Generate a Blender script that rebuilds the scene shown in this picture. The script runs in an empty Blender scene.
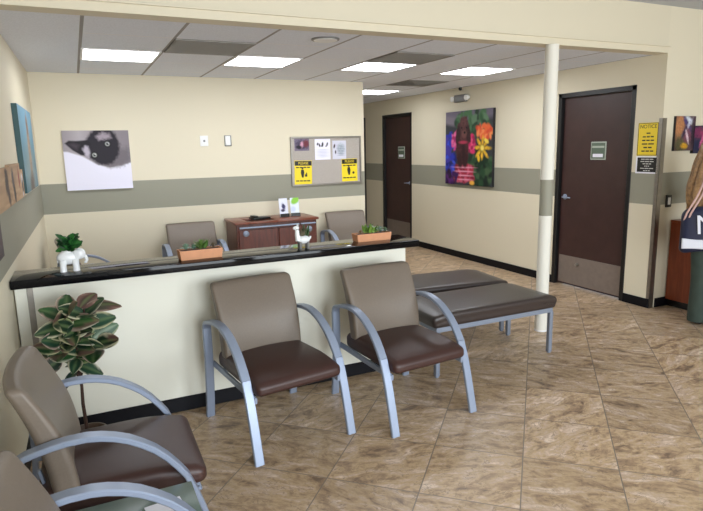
import bpy, bmesh, math, random
from mathutils import Vector, Matrix, Euler
random.seed(7)
PI = math.pi
sc = bpy.context.scene
col = sc.collection

# ------------------------------------------------------------ basics
def lin(c):
    return tuple((x/255/12.92 if x/255 <= .04045 else ((x/255+.055)/1.055)**2.4) for x in c[:3])

def obj(name, me, parent=None):
    o = bpy.data.objects.new(name, me)
    col.objects.link(o)
    if parent: o.parent = parent
    return o

def tag(o, label=None, cat=None, group=None, kind=None):
    if label: o['label'] = label
    if cat: o['category'] = cat
    if group: o['group'] = group
    if kind: o['kind'] = kind
    return o

def thing(name, label, cat, loc=(0, 0, 0), rz=0, group=None):
    o = obj(name, None)
    o.empty_display_size = .05
    o.location = loc
    o.rotation_euler = (0, 0, rz)
    return tag(o, label, cat, group)

def dup(root, loc, rz, label=None, group=None):
    r = root.copy(); col.objects.link(r)
    r.location = loc; r.rotation_euler = (0, 0, rz)
    if label: r['label'] = label
    if group: r['group'] = group
    for ch in list(root.children):
        c = ch.copy(); col.objects.link(c); c.parent = r
        for g in list(ch.children):
            d = g.copy(); col.objects.link(d); d.parent = c
    return r

class MB:
    def __init__(s):
        s.v = []; s.f = []; s.m = []; s.c = []; s.hascol = False
    def add(s, vs, fs, mat=0, col=None, M=None):
        n = len(s.v)
        for i, p in enumerate(vs):
            p = Vector(p)
            if M is not None: p = M @ p
            s.v.append(p)
            if col is None: s.c.append((.8, .8, .8))
            else:
                s.hascol = True
                s.c.append(col[i] if isinstance(col, list) else col)
        for f in fs:
            s.f.append([n+i for i in f]); s.m.append(mat)
        return s
    def box(s, lo, hi, mat=0, M=None, col=None):
        x0, y0, z0 = lo; x1, y1, z1 = hi
        vs = [(x0,y0,z0),(x1,y0,z0),(x1,y1,z0),(x0,y1,z0),(x0,y0,z1),(x1,y0,z1),(x1,y1,z1),(x0,y1,z1)]
        fs = [(0,3,2,1),(4,5,6,7),(0,1,5,4),(1,2,6,5),(2,3,7,6),(3,0,4,7)]
        return s.add(vs, fs, mat, col, M)
    def bbox(s, lo, hi, r=.005, seg=2, mat=0, M=None, col=None):
        bm = bmesh.new(); bmesh.ops.create_cube(bm, size=1)
        d = [hi[i]-lo[i] for i in range(3)]; c = [(hi[i]+lo[i])/2 for i in range(3)]
        for v in bm.verts: v.co = Vector((v.co[i]*d[i]+c[i] for i in range(3)))
        bmesh.ops.bevel(bm, geom=list(bm.edges), offset=min(r, min(d)*.49), segments=seg, profile=.5, affect='EDGES')
        s.frombm(bm, mat, M, col); return s
    def frombm(s, bm, mat=0, M=None, col=None):
        bm.verts.index_update()
        s.add([v.co.copy() for v in bm.verts], [[v.index for v in f.verts] for f in bm.faces], mat, col, M); bm.free()
    def cushion(s, half, r, n=14, fn=None, mat=0, M=None):
        """rounded box; fn deforms each point"""
        bm = bmesh.new()
        def coords(h):
            k = [-h, -h+r*.3, -h+r*.65, -h+r]
            inn = [-h+r+(2*h-2*r)*i/n for i in range(1, n)]
            return k+inn+[h-r, h-r*.65, h-r*.3, h]
        cs = [coords(h) for h in half]
        def P(p):
            inner = Vector([max(-half[i]+r, min(half[i]-r, p[i])) for i in range(3)])
            d = p-inner
            if d.length > 1e-9: p = inner+d.normalized()*r
            return p
        for ax in range(3):
            a, b = [(1, 2), (2, 0), (0, 1)][ax]
            for sg in (-1, 1):
                g = []
                for u in cs[a]:
                    row = []
                    for w in cs[b]:
                        p = [0, 0, 0]; p[ax] = sg*half[ax]; p[a] = u; p[b] = w
                        row.append(bm.verts.new(P(Vector(p))))
                    g.append(row)
                for i in range(len(g)-1):
                    for j in range(len(g[0])-1):
                        q = [g[i][j], g[i+1][j], g[i+1][j+1], g[i][j+1]]
                        if sg < 0: q.reverse()
                        bm.faces.new(q)
        bmesh.ops.remove_doubles(bm, verts=list(bm.verts), dist=1e-5)
        if fn:
            for v in bm.verts: v.co = Vector(fn(*v.co))
        s.frombm(bm, mat, M)
        return s
    def tube(s, pts, rad, n=10, mat=0, M=None, cap=True, col=None):
        pts = [Vector(p) for p in pts]
        R = rad if isinstance(rad, (list, tuple)) else [rad]*len(pts)
        vs = []; up = None
        for i, p in enumerate(pts):
            t = (pts[min(i+1, len(pts)-1)]-pts[max(i-1, 0)]).normalized()
            if up is None: up = Vector((0, 0, 1)) if abs(t.z) < .9 else Vector((1, 0, 0))
            a = t.cross(up).normalized(); b = a.cross(t).normalized(); up = b
            for k in range(n):
                w = 2*PI*k/n
                vs.append(p+(a*math.cos(w)+b*math.sin(w))*R[i])
        fs = [(i*n+k, i*n+(k+1) % n, (i+1)*n+(k+1) % n, (i+1)*n+k) for i in range(len(pts)-1) for k in range(n)]
        if cap:
            fs += [tuple(range(n))[::-1], tuple((len(pts)-1)*n+k for k in range(n))]
        return s.add(vs, fs, mat, col, M)
    def lathe(s, prof, n=24, mat=0, M=None, col=None):
        vs = [(r*math.cos(2*PI*k/n), r*math.sin(2*PI*k/n), z) for r, z in prof for k in range(n)]
        fs = [(i*n+k, i*n+(k+1) % n, (i+1)*n+(k+1) % n, (i+1)*n+k) for i in range(len(prof)-1) for k in range(n)]
        fs += [tuple(range(n))[::-1], tuple((len(prof)-1)*n+k for k in range(n))]
        return s.add(vs, fs, mat, col, M)
    def ball(s, c, r, n=12, mat=0, M=None, col=None):
        r = r if isinstance(r, (tuple, list)) else (r, r, r)
        bm = bmesh.new(); bmesh.ops.create_uvsphere(bm, u_segments=n, v_segments=max(6, n*2//3), radius=1)
        for v in bm.verts: v.co = Vector((v.co.x*r[0]+c[0], v.co.y*r[1]+c[1], v.co.z*r[2]+c[2]))
        s.frombm(bm, mat, M, col); return s
    def bar(s, path, w, t, mat=0, M=None, x=0, bev=.004):
        """flat bar swept in the YZ plane, w wide along X, t thick in the plane"""
        pts = [Vector((0, y, z)) for y, z in path]
        hw, ht = w/2, t/2
        sec = [(-hw+bev, -ht), (hw-bev, -ht), (hw, -ht+bev), (hw, ht-bev), (hw-bev, ht), (-hw+bev, ht), (-hw, ht-bev), (-hw, -ht+bev)]
        vs = []
        for i, p in enumerate(pts):
            a = (pts[i]-pts[i-1]).normalized() if i else None
            b = (pts[i+1]-pts[i]).normalized() if i < len(pts)-1 else None
            tn = ((a or b)+(b or a)).normalized()
            nr = Vector((0, -tn.z, tn.y))
            k = 1/max(.5, tn.dot(a or b))
            for sx, sn in sec: vs.append(p+Vector((x+sx, 0, 0))+nr*sn*k)
        n = 8
        fs = [(i*n+k, i*n+(k+1) % n, (i+1)*n+(k+1) % n, (i+1)*n+k) for i in range(len(pts)-1) for k in range(n)]
        fs += [tuple(range(n))[::-1], tuple((len(pts)-1)*n+k for k in range(n))]
        return s.add(vs, fs, mat, None, M)
    def grid(s, nu, nv, P, colfn=None, mat=0, M=None):
        vs = []; cs = []
        for j in range(nv+1):
            for i in range(nu+1):
                u, v = i/nu, j/nv
                vs.append(P(u, v))
                if colfn: cs.append(colfn(u, v))
        fs = [(j*(nu+1)+i, j*(nu+1)+i+1, (j+1)*(nu+1)+i+1, (j+1)*(nu+1)+i) for j in range(nv) for i in range(nu)]
        return s.add(vs, fs, mat, cs if colfn else None, M)
    def build(s, name, mats, parent=None, smooth=35, recalc=True):
        me = bpy.data.meshes.new(name)
        me.from_pydata([tuple(v) for v in s.v], [], s.f)
        for m in (mats if isinstance(mats, list) else [mats]): me.materials.append(m)
        me.polygons.foreach_set('material_index', s.m)
        if recalc:
            bm = bmesh.new(); bm.from_mesh(me); bmesh.ops.recalc_face_normals(bm, faces=list(bm.faces)); bm.to_mesh(me); bm.free()
        if s.hascol:
            a = me.color_attributes.new('Col', 'FLOAT_COLOR', 'POINT')
            for i, c in enumerate(s.c): a.data[i].color = (c[0], c[1], c[2], 1)
        if smooth:
            me.polygons.foreach_set('use_smooth', [True]*len(me.polygons))
            me.set_sharp_from_angle(angle=math.radians(smooth))
        me.update()
        return obj(name, me, parent)

def text_mb(mb, txt, size, M, mat=0, ext=.0004):
    """lettering as flat raised mesh; M maps local xy plane of the text"""
    cu = bpy.data.curves.new('t', 'FONT'); cu.body = txt; cu.size = size; cu.align_x = 'CENTER'; cu.align_y = 'CENTER'; cu.extrude = ext
    ob = bpy.data.objects.new('t', cu); col.objects.link(ob)
    bpy.context.view_layer.update()
    dg = bpy.context.evaluated_depsgraph_get()
    me = bpy.data.meshes.new_from_object(ob.evaluated_get(dg))
    mb.add([v.co.copy() for v in me.vertices], [list(p.vertices) for p in me.polygons], mat, None, M)
    bpy.data.objects.remove(ob); bpy.data.curves.remove(cu); bpy.data.meshes.remove(me)

# ------------------------------------------------------------ materials
def mat(name, c=(200, 200, 200), rough=.5, metal=0, spec=.5, bump=0, bscale=200, var=0, vscale=5, coat=0, emit=None, estr=0, sheen=0):
    m = bpy.data.materials.new(name); m.use_nodes = True
    nt = m.node_tree; b = nt.nodes['Principled BSDF']
    L = lin(c)
    b.inputs['Base Color'].default_value = (*L, 1)
    b.inputs['Roughness'].default_value = rough
    b.inputs['Metallic'].default_value = metal
    b.inputs['Specular IOR Level'].default_value = spec
    if coat: b.inputs['Coat Weight'].default_value = coat; b.inputs['Coat Roughness'].default_value = .08
    if emit: b.inputs['Emission Color'].default_value = (*lin(emit), 1); b.inputs['Emission Strength'].default_value = estr
    tc = nt.nodes.new('ShaderNodeTexCoord')
    if var:
        n = nt.nodes.new('ShaderNodeTexNoise'); n.inputs['Scale'].default_value = vscale; n.inputs['Detail'].default_value = 4
        nt.links.new(tc.outputs['Object'], n.inputs['Vector'])
        r = nt.nodes.new('ShaderNodeMapRange'); r.inputs['From Min'].default_value = .3; r.inputs['From Max'].default_value = .7
        r.inputs['To Min'].default_value = 1-var; r.inputs['To Max'].default_value = 1+var
        nt.links.new(n.outputs['Fac'], r.inputs['Value'])
        mx = nt.nodes.new('ShaderNodeVectorMath'); mx.operation = 'SCALE'; mx.inputs[0].default_value = L
        nt.links.new(r.outputs[0], mx.inputs['Scale']); nt.links.new(mx.outputs[0], b.inputs['Base Color'])
    if bump:
        n = nt.nodes.new('ShaderNodeTexNoise'); n.inputs['Scale'].default_value = bscale; n.inputs['Detail'].default_value = 3
        nt.links.new(tc.outputs['Object'], n.inputs['Vector'])
        bp = nt.nodes.new('ShaderNodeBump'); bp.inputs['Strength'].default_value = bump; bp.inputs['Distance'].default_value = .002
        nt.links.new(n.outputs['Fac'], bp.inputs['Height']); nt.links.new(bp.outputs[0], b.inputs['Normal'])
    return m

def attr_mat(name, rough=.5, spec=.4, bump=0):
    m = mat(name, rough=rough, spec=spec, bump=bump); nt = m.node_tree
    a = nt.nodes.new('ShaderNodeAttribute'); a.attribute_name = 'Col'
    nt.links.new(a.outputs['Color'], nt.nodes['Principled BSDF'].inputs['Base Color'])
    return m

def mth(nt, op, a, b=None, c=None):
    n = nt.nodes.new('ShaderNodeMath'); n.operation = op
    for i, x in enumerate((a, b, c)):
        if x is None: continue
        if isinstance(x, (int, float)): n.inputs[i].default_value = x
        else: nt.links.new(x, n.inputs[i])
    return n.outputs[0]

def mixc(nt, f, a, b, mode='MIX'):
    n = nt.nodes.new('ShaderNodeMix'); n.data_type = 'RGBA'; n.blend_type = mode
    if isinstance(f, (int, float)): n.inputs[0].default_value = f
    else: nt.links.new(f, n.inputs[0])
    for i, x in ((6, a), (7, b)):
        if isinstance(x, tuple): n.inputs[i].default_value = (*x[:3], 1)
        else: nt.links.new(x, n.inputs[i])
    return n.outputs[2]

Z1, Z2 = 1.031, 1.338        # painted band
def wall_mat(name, cream, band):
    m = mat(name, cream, rough=.55, spec=.3, bump=.06, bscale=260); nt = m.node_tree; b = nt.nodes['Principled BSDF']
    g = nt.nodes.new('ShaderNodeNewGeometry'); s = nt.nodes.new('ShaderNodeSeparateXYZ'); nt.links.new(g.outputs['Position'], s.inputs[0])
    f = mth(nt, 'MULTIPLY', mth(nt, 'GREATER_THAN', s.outputs[2], Z1), mth(nt, 'LESS_THAN', s.outputs[2], Z2))
    nt.links.new(mixc(nt, f, lin(cream), lin(band)), b.inputs['Base Color'])
    return m

CREAM = (220, 211, 188); BAND = (148, 146, 131)
M = {}
M['wall'] = wall_mat('wall_paint', CREAM, BAND)
M['header'] = mat('header_paint', (216, 207, 184), rough=.5, bump=.04)
M['column'] = wall_mat('column_paint', (228, 225, 214), BAND)
M['counter'] = mat('counter_paint', (230, 228, 214), rough=.5, bump=.05)
M['base'] = mat('black_baseboard', (13, 13, 19), rough=.45, spec=.2)
M['granite'] = mat('black_granite', (12, 12, 15), rough=.07, spec=.2, var=.5, vscale=160)
M['steel'] = mat('brushed_steel', (150, 145, 138), rough=.35, metal=.9, var=.08, vscale=30)
M['kick'] = mat('scuffed_kick_plate', (136, 124, 116), rough=.5, metal=.35, var=.06, vscale=20)
M['silver'] = mat('silver_paint', (146, 157, 178), rough=.38, metal=.35, spec=.5)
M['silver2'] = mat('bench_frame_paint', (142, 152, 170), rough=.35, metal=.4)
M['taupe'] = mat('taupe_vinyl', (113, 101, 89), rough=.42, spec=.5, bump=.35, bscale=420, var=.05, vscale=120)
M['brown'] = mat('brown_vinyl', (60, 36, 31), rough=.44, spec=.5, bump=.12, bscale=300)
M['bench'] = mat('bench_vinyl', (54, 44, 41), rough=.38, spec=.6, bump=.1, bscale=300)
M['doorwood'] = mat('espresso_door', (60, 38, 36), rough=.4, var=.12, vscale=8)
M['frame'] = mat('black_frame', (18, 17, 18), rough=.4)
M['white'] = mat('white_plastic', (232, 232, 232), rough=.4)
M['ceramic'] = mat('white_ceramic', (236, 238, 240), rough=.2, spec=.6)
M['black'] = mat('black_plastic', (14, 14, 15), rough=.35)
M['grey'] = mat('grey_metal', (120, 120, 120), rough=.45, metal=.3)
M['vent'] = mat('grey_return_grille', (140, 138, 134), rough=.7)
M['ventd'] = mat('dark_grille_core', (70, 69, 68), rough=.8)
M['terra'] = mat('terracotta', (208, 146, 106), rough=.6, var=.06, vscale=30)
M['soil'] = mat('soil', (58, 40, 30), rough=.9)
M['print'] = attr_mat('printed_canvas', .55, .3, .05)
M['leaf'] = attr_mat('leaf', .38, .5)
M['canvas'] = mat('canvas_wrap', (225, 220, 222), rough=.7)
M['dark'] = mat('dark_canvas_wrap', (24, 22, 26), rough=.6)
M['teal'] = mat('teal_canvas_wrap', (52, 84, 88), rough=.6)
M['tan'] = mat('tan_wood_edge', (170, 140, 110), rough=.6)
M['paper'] = mat('white_paper', (232, 232, 242), rough=.6)
M['yellow'] = mat('yellow_sign', (240, 214, 30), rough=.45)
M['yellow2'] = mat('yellow_notice', (238, 208, 44), rough=.45)
M['ink'] = mat('black_ink', (25, 24, 20), rough=.5)
M['inkw'] = mat('white_ink', (205, 205, 200), rough=.5)
M['green_sign'] = mat('green_sign', (92, 108, 92), rough=.4)
M['sign_rim'] = mat('sign_rim', (176, 184, 172), rough=.4)
M['cork'] = mat('grey_cork', (172, 164, 156), rough=.8, var=.12, vscale=90)
M['stem'] = mat('brown_stem', (66, 44, 34), rough=.7, var=.2, vscale=60)
M['pot'] = mat('brown_pot', (88, 70, 56), rough=.5)

def wood_mat(name, a, b_, scale=(1, 1, 9), axis='Z', rough=.3):
    m = mat(name, a, rough=rough, spec=.5); nt = m.node_tree; b = nt.nodes['Principled BSDF']
    tc = nt.nodes.new('ShaderNodeTexCoord'); mp = nt.nodes.new('ShaderNodeMapping'); mp.inputs['Scale'].default_value = scale
    nt.links.new(tc.outputs['Object'], mp.inputs[0])
    n = nt.nodes.new('ShaderNodeTexNoise'); n.inputs['Scale'].default_value = 4; n.inputs['Detail'].default_value = 6; n.inputs['Distortion'].default_value = .6
    nt.links.new(mp.outputs[0], n.inputs['Vector'])
    cr = nt.nodes.new('ShaderNodeValToRGB'); cr.color_ramp.elements[0].position = .3; cr.color_ramp.elements[1].position = .7
    cr.color_ramp.elements[0].color = (*lin(a), 1); cr.color_ramp.elements[1].color = (*lin(b_), 1)
    nt.links.new(n.outputs['Fac'], cr.inputs[0]); nt.links.new(cr.outputs[0], b.inputs['Base Color'])
    return m
M['cherry'] = wood_mat('cherry_wood', (78, 34, 22), (104, 48, 32), (9, 9, 1))
M['cherrytop'] = wood_mat('cherry_wood_top', (104, 56, 42), (128, 72, 54), (1, 9, 9))
M['cherryred'] = wood_mat('orange_cherry_wood', (112, 48, 24), (134, 62, 32), (9, 9, 1))

def floor_mat():
    m = mat('travertine_tile', (150, 130, 105), rough=.3); nt = m.node_tree; b = nt.nodes['Principled BSDF']
    g = nt.nodes.new('ShaderNodeNewGeometry'); s = nt.nodes.new('ShaderNodeSeparateXYZ'); nt.links.new(g.outputs['Position'], s.inputs[0])
    x, y = s.outputs[0], s.outputs[1]; a = math.radians(46.8); T = .47
    u = mth(nt, 'DIVIDE', mth(nt, 'SUBTRACT', mth(nt, 'ADD', mth(nt, 'MULTIPLY', x, -math.sin(a)), mth(nt, 'MULTIPLY', y, math.cos(a))), .02), T)
    v = mth(nt, 'DIVIDE', mth(nt, 'SUBTRACT', mth(nt, 'ADD', mth(nt, 'MULTIPLY', x, math.cos(a)), mth(nt, 'MULTIPLY', y, math.sin(a))), 2.485), T)
    def edge(q):
        fr = mth(nt, 'FRACT', q); d = mth(nt, 'MINIMUM', fr, mth(nt, 'SUBTRACT', 1, fr)); return d
    d = mth(nt, 'MINIMUM', edge(u), edge(v))
    gro = nt.nodes.new('ShaderNodeMapRange'); gro.interpolation_type = 'SMOOTHSTEP'
    gro.inputs['From Min'].default_value = .0045; gro.inputs['From Max'].default_value = .0085; nt.links.new(d, gro.inputs['Value'])
    fac = gro.outputs[0]
    cu, cv = mth(nt, 'FLOOR', u), mth(nt, 'FLOOR', v)
    cell = nt.nodes.new('ShaderNodeCombineXYZ'); nt.links.new(cu, cell.inputs[0]); nt.links.new(cv, cell.inputs[1])
    wn = nt.nodes.new('ShaderNodeTexWhiteNoise'); nt.links.new(cell.outputs[0], wn.inputs['Vector'])
    # vein coordinates: per-tile offset and rotation by 0/90 deg
    uv = nt.nodes.new('ShaderNodeCombineXYZ'); nt.links.new(u, uv.inputs[0]); nt.links.new(v, uv.inputs[1])
    rot = nt.nodes.new('ShaderNodeVectorRotate'); rot.rotation_type = 'Z_AXIS'; nt.links.new(uv.outputs[0], rot.inputs['Vector'])
    nt.links.new(mth(nt, 'ADD', mth(nt, 'MULTIPLY', wn.outputs['Value'], 1.5), -.35), rot.inputs['Angle'])
    off = nt.nodes.new('ShaderNodeVectorMath'); off.operation = 'MULTIPLY_ADD'
    nt.links.new(wn.outputs['Color'], off.inputs[0]); off.inputs[1].default_value = (37, 37, 37); nt.links.new(rot.outputs[0], off.inputs[2])
    def noise(scale, det, dist, sx=1, sy=1, rough=.55):
        mp = nt.nodes.new('ShaderNodeMapping'); mp.inputs['Scale'].default_value = (sx, sy, 1); nt.links.new(off.outputs[0], mp.inputs[0])
        n = nt.nodes.new('ShaderNodeTexNoise'); n.inputs['Scale'].default_value = scale; n.inputs['Detail'].default_value = det
        n.inputs['Distortion'].default_value = dist; n.inputs['Roughness'].default_value = rough
        nt.links.new(mp.outputs[0], n.inputs['Vector']); return n.outputs['Fac']
    n1 = noise(1.9, 8, 1.1, 1, 2.6, .62)
    n2 = noise(4.6, 9, 1.6, 1, 1.35, .64)
    n3 = noise(34, 5, .6)
    cr = nt.nodes.new('ShaderNodeValToRGB'); e = cr.color_ramp.elements
    e[0].position = .37; e[0].color = (*lin((118, 98, 80)), 1)
    e[1].position = .63; e[1].color = (*lin((218, 198, 178)), 1)
    for p, c in ((.44, (160, 134, 108)), (.50, (186, 160, 126)), (.56, (190, 166, 144))):
        k = e.new(p); k.color = (*lin(c), 1)
    nt.links.new(mth(nt, 'ADD', mth(nt, 'MULTIPLY', n1, .62), mth(nt, 'MULTIPLY', n2, .38)), cr.inputs[0])
    # dark cracks / veins
    n4 = noise(2.4, 9, 1.2, 1, 1.7, .6)
    vn = mth(nt, 'ABSOLUTE', mth(nt, 'SUBTRACT', n4, .5))
    vr = nt.nodes.new('ShaderNodeMapRange'); vr.inputs['From Min'].default_value = 0; vr.inputs['From Max'].default_value = .014
    vr.inputs['To Min'].default_value = .7; vr.inputs['To Max'].default_value = 0; nt.links.new(vn, vr.inputs['Value'])
    msk = mth(nt, 'MULTIPLY', vr.outputs[0], mth(nt, 'GREATER_THAN', n2, .49))
    c = mixc(nt, msk, cr.outputs[0], lin((104, 84, 68)))
    tint = mth(nt, 'ADD', .92, mth(nt, 'MULTIPLY', wn.outputs['Value'], .26))
    sp = mth(nt, 'ADD', .78, mth(nt, 'MULTIPLY', n3, .44))
    sca = nt.nodes.new('ShaderNodeVectorMath'); sca.operation = 'SCALE'; nt.links.new(c, sca.inputs[0]); nt.links.new(mth(nt, 'MULTIPLY', tint, sp), sca.inputs['Scale'])
    nt.links.new(mixc(nt, fac, lin((128, 116, 104)), sca.outputs[0]), b.inputs['Base Color'])
    nt.links.new(mth(nt, 'ADD', .27, mth(nt, 'MULTIPLY', n2, .2)), b.inputs['Roughness'])
    b.inputs['Specular IOR Level'].default_value = .5
    bp = nt.nodes.new('ShaderNodeBump'); bp.inputs['Strength'].default_value = .35; bp.inputs['Distance'].default_value = .002
    nt.links.new(mth(nt, 'ADD', mth(nt, 'MULTIPLY', fac, .8), mth(nt, 'MULTIPLY', n2, .35)), bp.inputs['Height']); nt.links.new(bp.outputs[0], b.inputs['Normal'])
    return m
M['floor'] = floor_mat()

GX, GY, GP = .13, 5.06, .61
def ceil_mat(name, base, gx, gy, xdark, ylight):
    m = mat(name, base, rough=.9, spec=.1); nt = m.node_tree; b = nt.nodes['Principled BSDF']
    g = nt.nodes.new('ShaderNodeNewGeometry'); s = nt.nodes.new('ShaderNodeSeparateXYZ'); nt.links.new(g.outputs['Position'], s.inputs[0])
    def line(q, o, w):
        t = mth(nt, 'FRACT', mth(nt, 'DIVIDE', mth(nt, 'SUBTRACT', q, o-w/2), GP)); return mth(nt, 'LESS_THAN', t, w/GP)
    keep = mth(nt, 'GREATER_THAN', s.outputs[0], gx-.012)
    lx = mth(nt, 'MULTIPLY', line(s.outputs[0], gx, .022), keep)
    ly = mth(nt, 'MULTIPLY', line(s.outputs[1], gy, .018), keep)
    n = nt.nodes.new('ShaderNodeTexNoise'); n.inputs['Scale'].default_value = 90; nt.links.new(g.outputs['Position'], n.inputs['Vector'])
    sca = nt.nodes.new('ShaderNodeVectorMath'); sca.operation = 'SCALE'; sca.inputs[0].default_value = lin(base)
    nt.links.new(mth(nt, 'ADD', .85, mth(nt, 'MULTIPLY', n.outputs['Fac'], .3)), sca.inputs['Scale'])
    c = mixc(nt, ly, sca.outputs[0], lin(ylight)); c = mixc(nt, lx, c, lin(xdark))
    nt.links.new(c, b.inputs['Base Color'])
    return m
M['ceil'] = ceil_mat('ceiling_tile', (230, 235, 246), GX, GY, (160, 158, 158), (236, 236, 240))
M['ceil2'] = mat('lobby_ceiling', (190, 194, 200), rough=.9)
M['glow'] = mat('light_diffuser', (255, 255, 255), rough=.5, emit=(243, 248, 255), estr=17)
M['glass'] = mat('green_glass', (92, 108, 100), rough=.3, spec=.4)

# ------------------------------------------------------------ room shell
XL, XR, YB, YH, ZC = -.325, 5.037, 6.656, 3.753, 2.436
ZL = 2.84; YF = -2.6; XE = 8.0; YE = 11.2
T = .12
def struct(name, mb, m, parent=None, smooth=0):
    o = mb.build(name, m, parent, smooth=smooth)
    if not parent: o['kind'] = 'structure'
    return o
def sbox(name, lo, hi, m): return struct(name, MB().box(lo, hi), m)

sbox('floor', (XL-.2, YF-.2, -.1), (XE+.2, YE+.2, 0), M['floor'])
sbox('ceiling', (XL-.2, YH+.13, ZC), (XR+.2, YE+.2, ZC+.1), M['ceil'])
sbox('ceiling_lobby', (XL-.2, YF-.2, ZL), (XE+.2, YH, ZL+.1), M['ceil2'])
KL = .016
def lx(y): return XL-KL*(YB-y)          # the left wall runs slightly out of square
def lwall(name, ya, yb, a, b, z0, z1, m):
    vs = [(lx(ya)+a, ya, z0), (lx(ya)+b, ya, z0), (lx(yb)+b, yb, z0), (lx(yb)+a, yb, z0)]
    return struct(name, MB().add(vs+[(p[0], p[1], z1) for p in vs], [(0,3,2,1),(4,5,6,7),(0,1,5,4),(1,2,6,5),(2,3,7,6),(3,0,4,7)]), m)
lwall('wall_left', YF-T, YB+T, -T, 0, 0, ZL, M['wall'])
sbox('wall_back', (XL, YB, 0), (3.352, YB+T, ZC), M['wall'])
sbox('wall_hall', (3.352-T, YB+T, 0), (3.352, YE, ZC), M['wall'])
sbox('wall_end', (3.352-T, YE, 0), (XR+T, YE+T, ZC), M['wall'])
# header beam between lobby and reception; lower strip stands proud
sbox('wall_header', (XL-.045, YH, ZC+.055), (XR, YH+.13, ZL), M['header'])
sbox('trim_1', (XL-.04, YH-.012, ZC-.004), (XR, YH+.13, ZC+.048), M['header'])
sbox('trim_2', (XL-.04, YH-.03, ZC+.048), (XR, YH, ZC+.058), M['header'])
# right wall, pierced by door openings
D1 = (8.264, 9.26); D2 = (4.057, 5.07); D3 = (9.93, 10.83); DZ = 2.183
mb = MB(); y = YH
ys = [YH, D2[0], D2[1], D1[0], D1[1], D3[0], D3[1], YE]
for i in range(0, 8, 2): mb.box((XR, ys[i], 0), (XR+T, ys[i+1], ZC))
for d in (D1, D2, D3): mb.box((XR, d[0], DZ), (XR+T, d[1], ZC))
struct('wall_right', mb, M['wall'])
# lobby side of the corner: wall facing the camera
sbox('wall_lobby', (XR+T, YH, 0), (XE, YH+T, ZL), M['wall'])
sbox('wall_lobby_corner', (XR, YH, ZC), (XR+T, YH+T, ZL), M['wall'])
sbox('wall_lobby_right', (XE, YF, 0), (XE+T, YH+T, ZL), M['wall'])
# street wall with two wide windows, behind the camera
wins = [(-.1, 2.2), (2.7, 5.0)]; WZ = (.35, 2.5)
mb = MB(); xs = [XL-.15]+[a for w in wins for a in w]+[XE]
for i in range(0, 6, 2): mb.box((xs[i], YF-T, 0), (xs[i+1], YF, ZL))
for w in wins:
    mb.box((w[0], YF-T, 0), (w[1], YF, WZ[0])); mb.box((w[0], YF-T, WZ[1]), (w[1], YF, ZL))
struct('wall_street', mb, M['wall'])
M['pane'] = mat('window_glass', (255, 255, 255), rough=0)
nt = M['pane'].node_tree; nt.nodes.clear()
o_ = nt.nodes.new('ShaderNodeOutputMaterial'); tr = nt.nodes.new('ShaderNodeBsdfTransparent'); gl = nt.nodes.new('ShaderNodeBsdfGlossy'); mx = nt.nodes.new('ShaderNodeMixShader')
gl.inputs['Roughness'].default_value = .02; mx.inputs[0].default_value = .06
nt.links.new(tr.outputs[0], mx.inputs[1]); nt.links.new(gl.outputs[0], mx.inputs[2]); nt.links.new(mx.outputs[0], o_.inputs[0])
for k, w in enumerate(wins):
    fr = MB(); a, b = w; z0, z1 = WZ; c = (a+b)/2; t = .05
    for lo, hi in (((a, z0), (a+t, z1)), ((b-t, z0), (b, z1)), ((a, z0), (b, z0+t)), ((a, z1-t), (b, z1)), ((c-t/2, z0), (c+t/2, z1))):
        fr.box((lo[0], YF-.09, lo[1]), (hi[0], YF-.03, hi[1]))
    f = fr.build('window_%d' % (k+1), M['frame'], smooth=0); f['kind'] = 'structure'
    MB().box((a+t, YF-.063, z0+t), (b-t, YF-.057, z1-t)).build('pane', M['pane'], f, smooth=0)

# baseboards
BH, BT = .094, .012
def bb(name, lo, hi): return struct(name, MB().bbox(lo, hi, .003, 1), M['base'])
lwall('baseboard_left', YF, 3.59, 0, BT, 0, BH, M['base'])
bb('baseboard_back', (XL+BT, YB-BT, 0), (3.352, YB, BH))
mb = MB()
for a, b in ((YH+.002, D2[0]), (D2[1], D1[0]), (D1[1], D3[0])): mb.bbox((XR-BT, a, 0), (XR, b, BH), .003, 1)
struct('baseboard_right', mb, M['base'])
bb('baseboard_lobby', (XR+.075, YH-BT, 0), (XE, YH, BH))
bb('baseboard_hall', (3.352, YB+T, 0), (3.352+BT, YE, BH))

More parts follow.
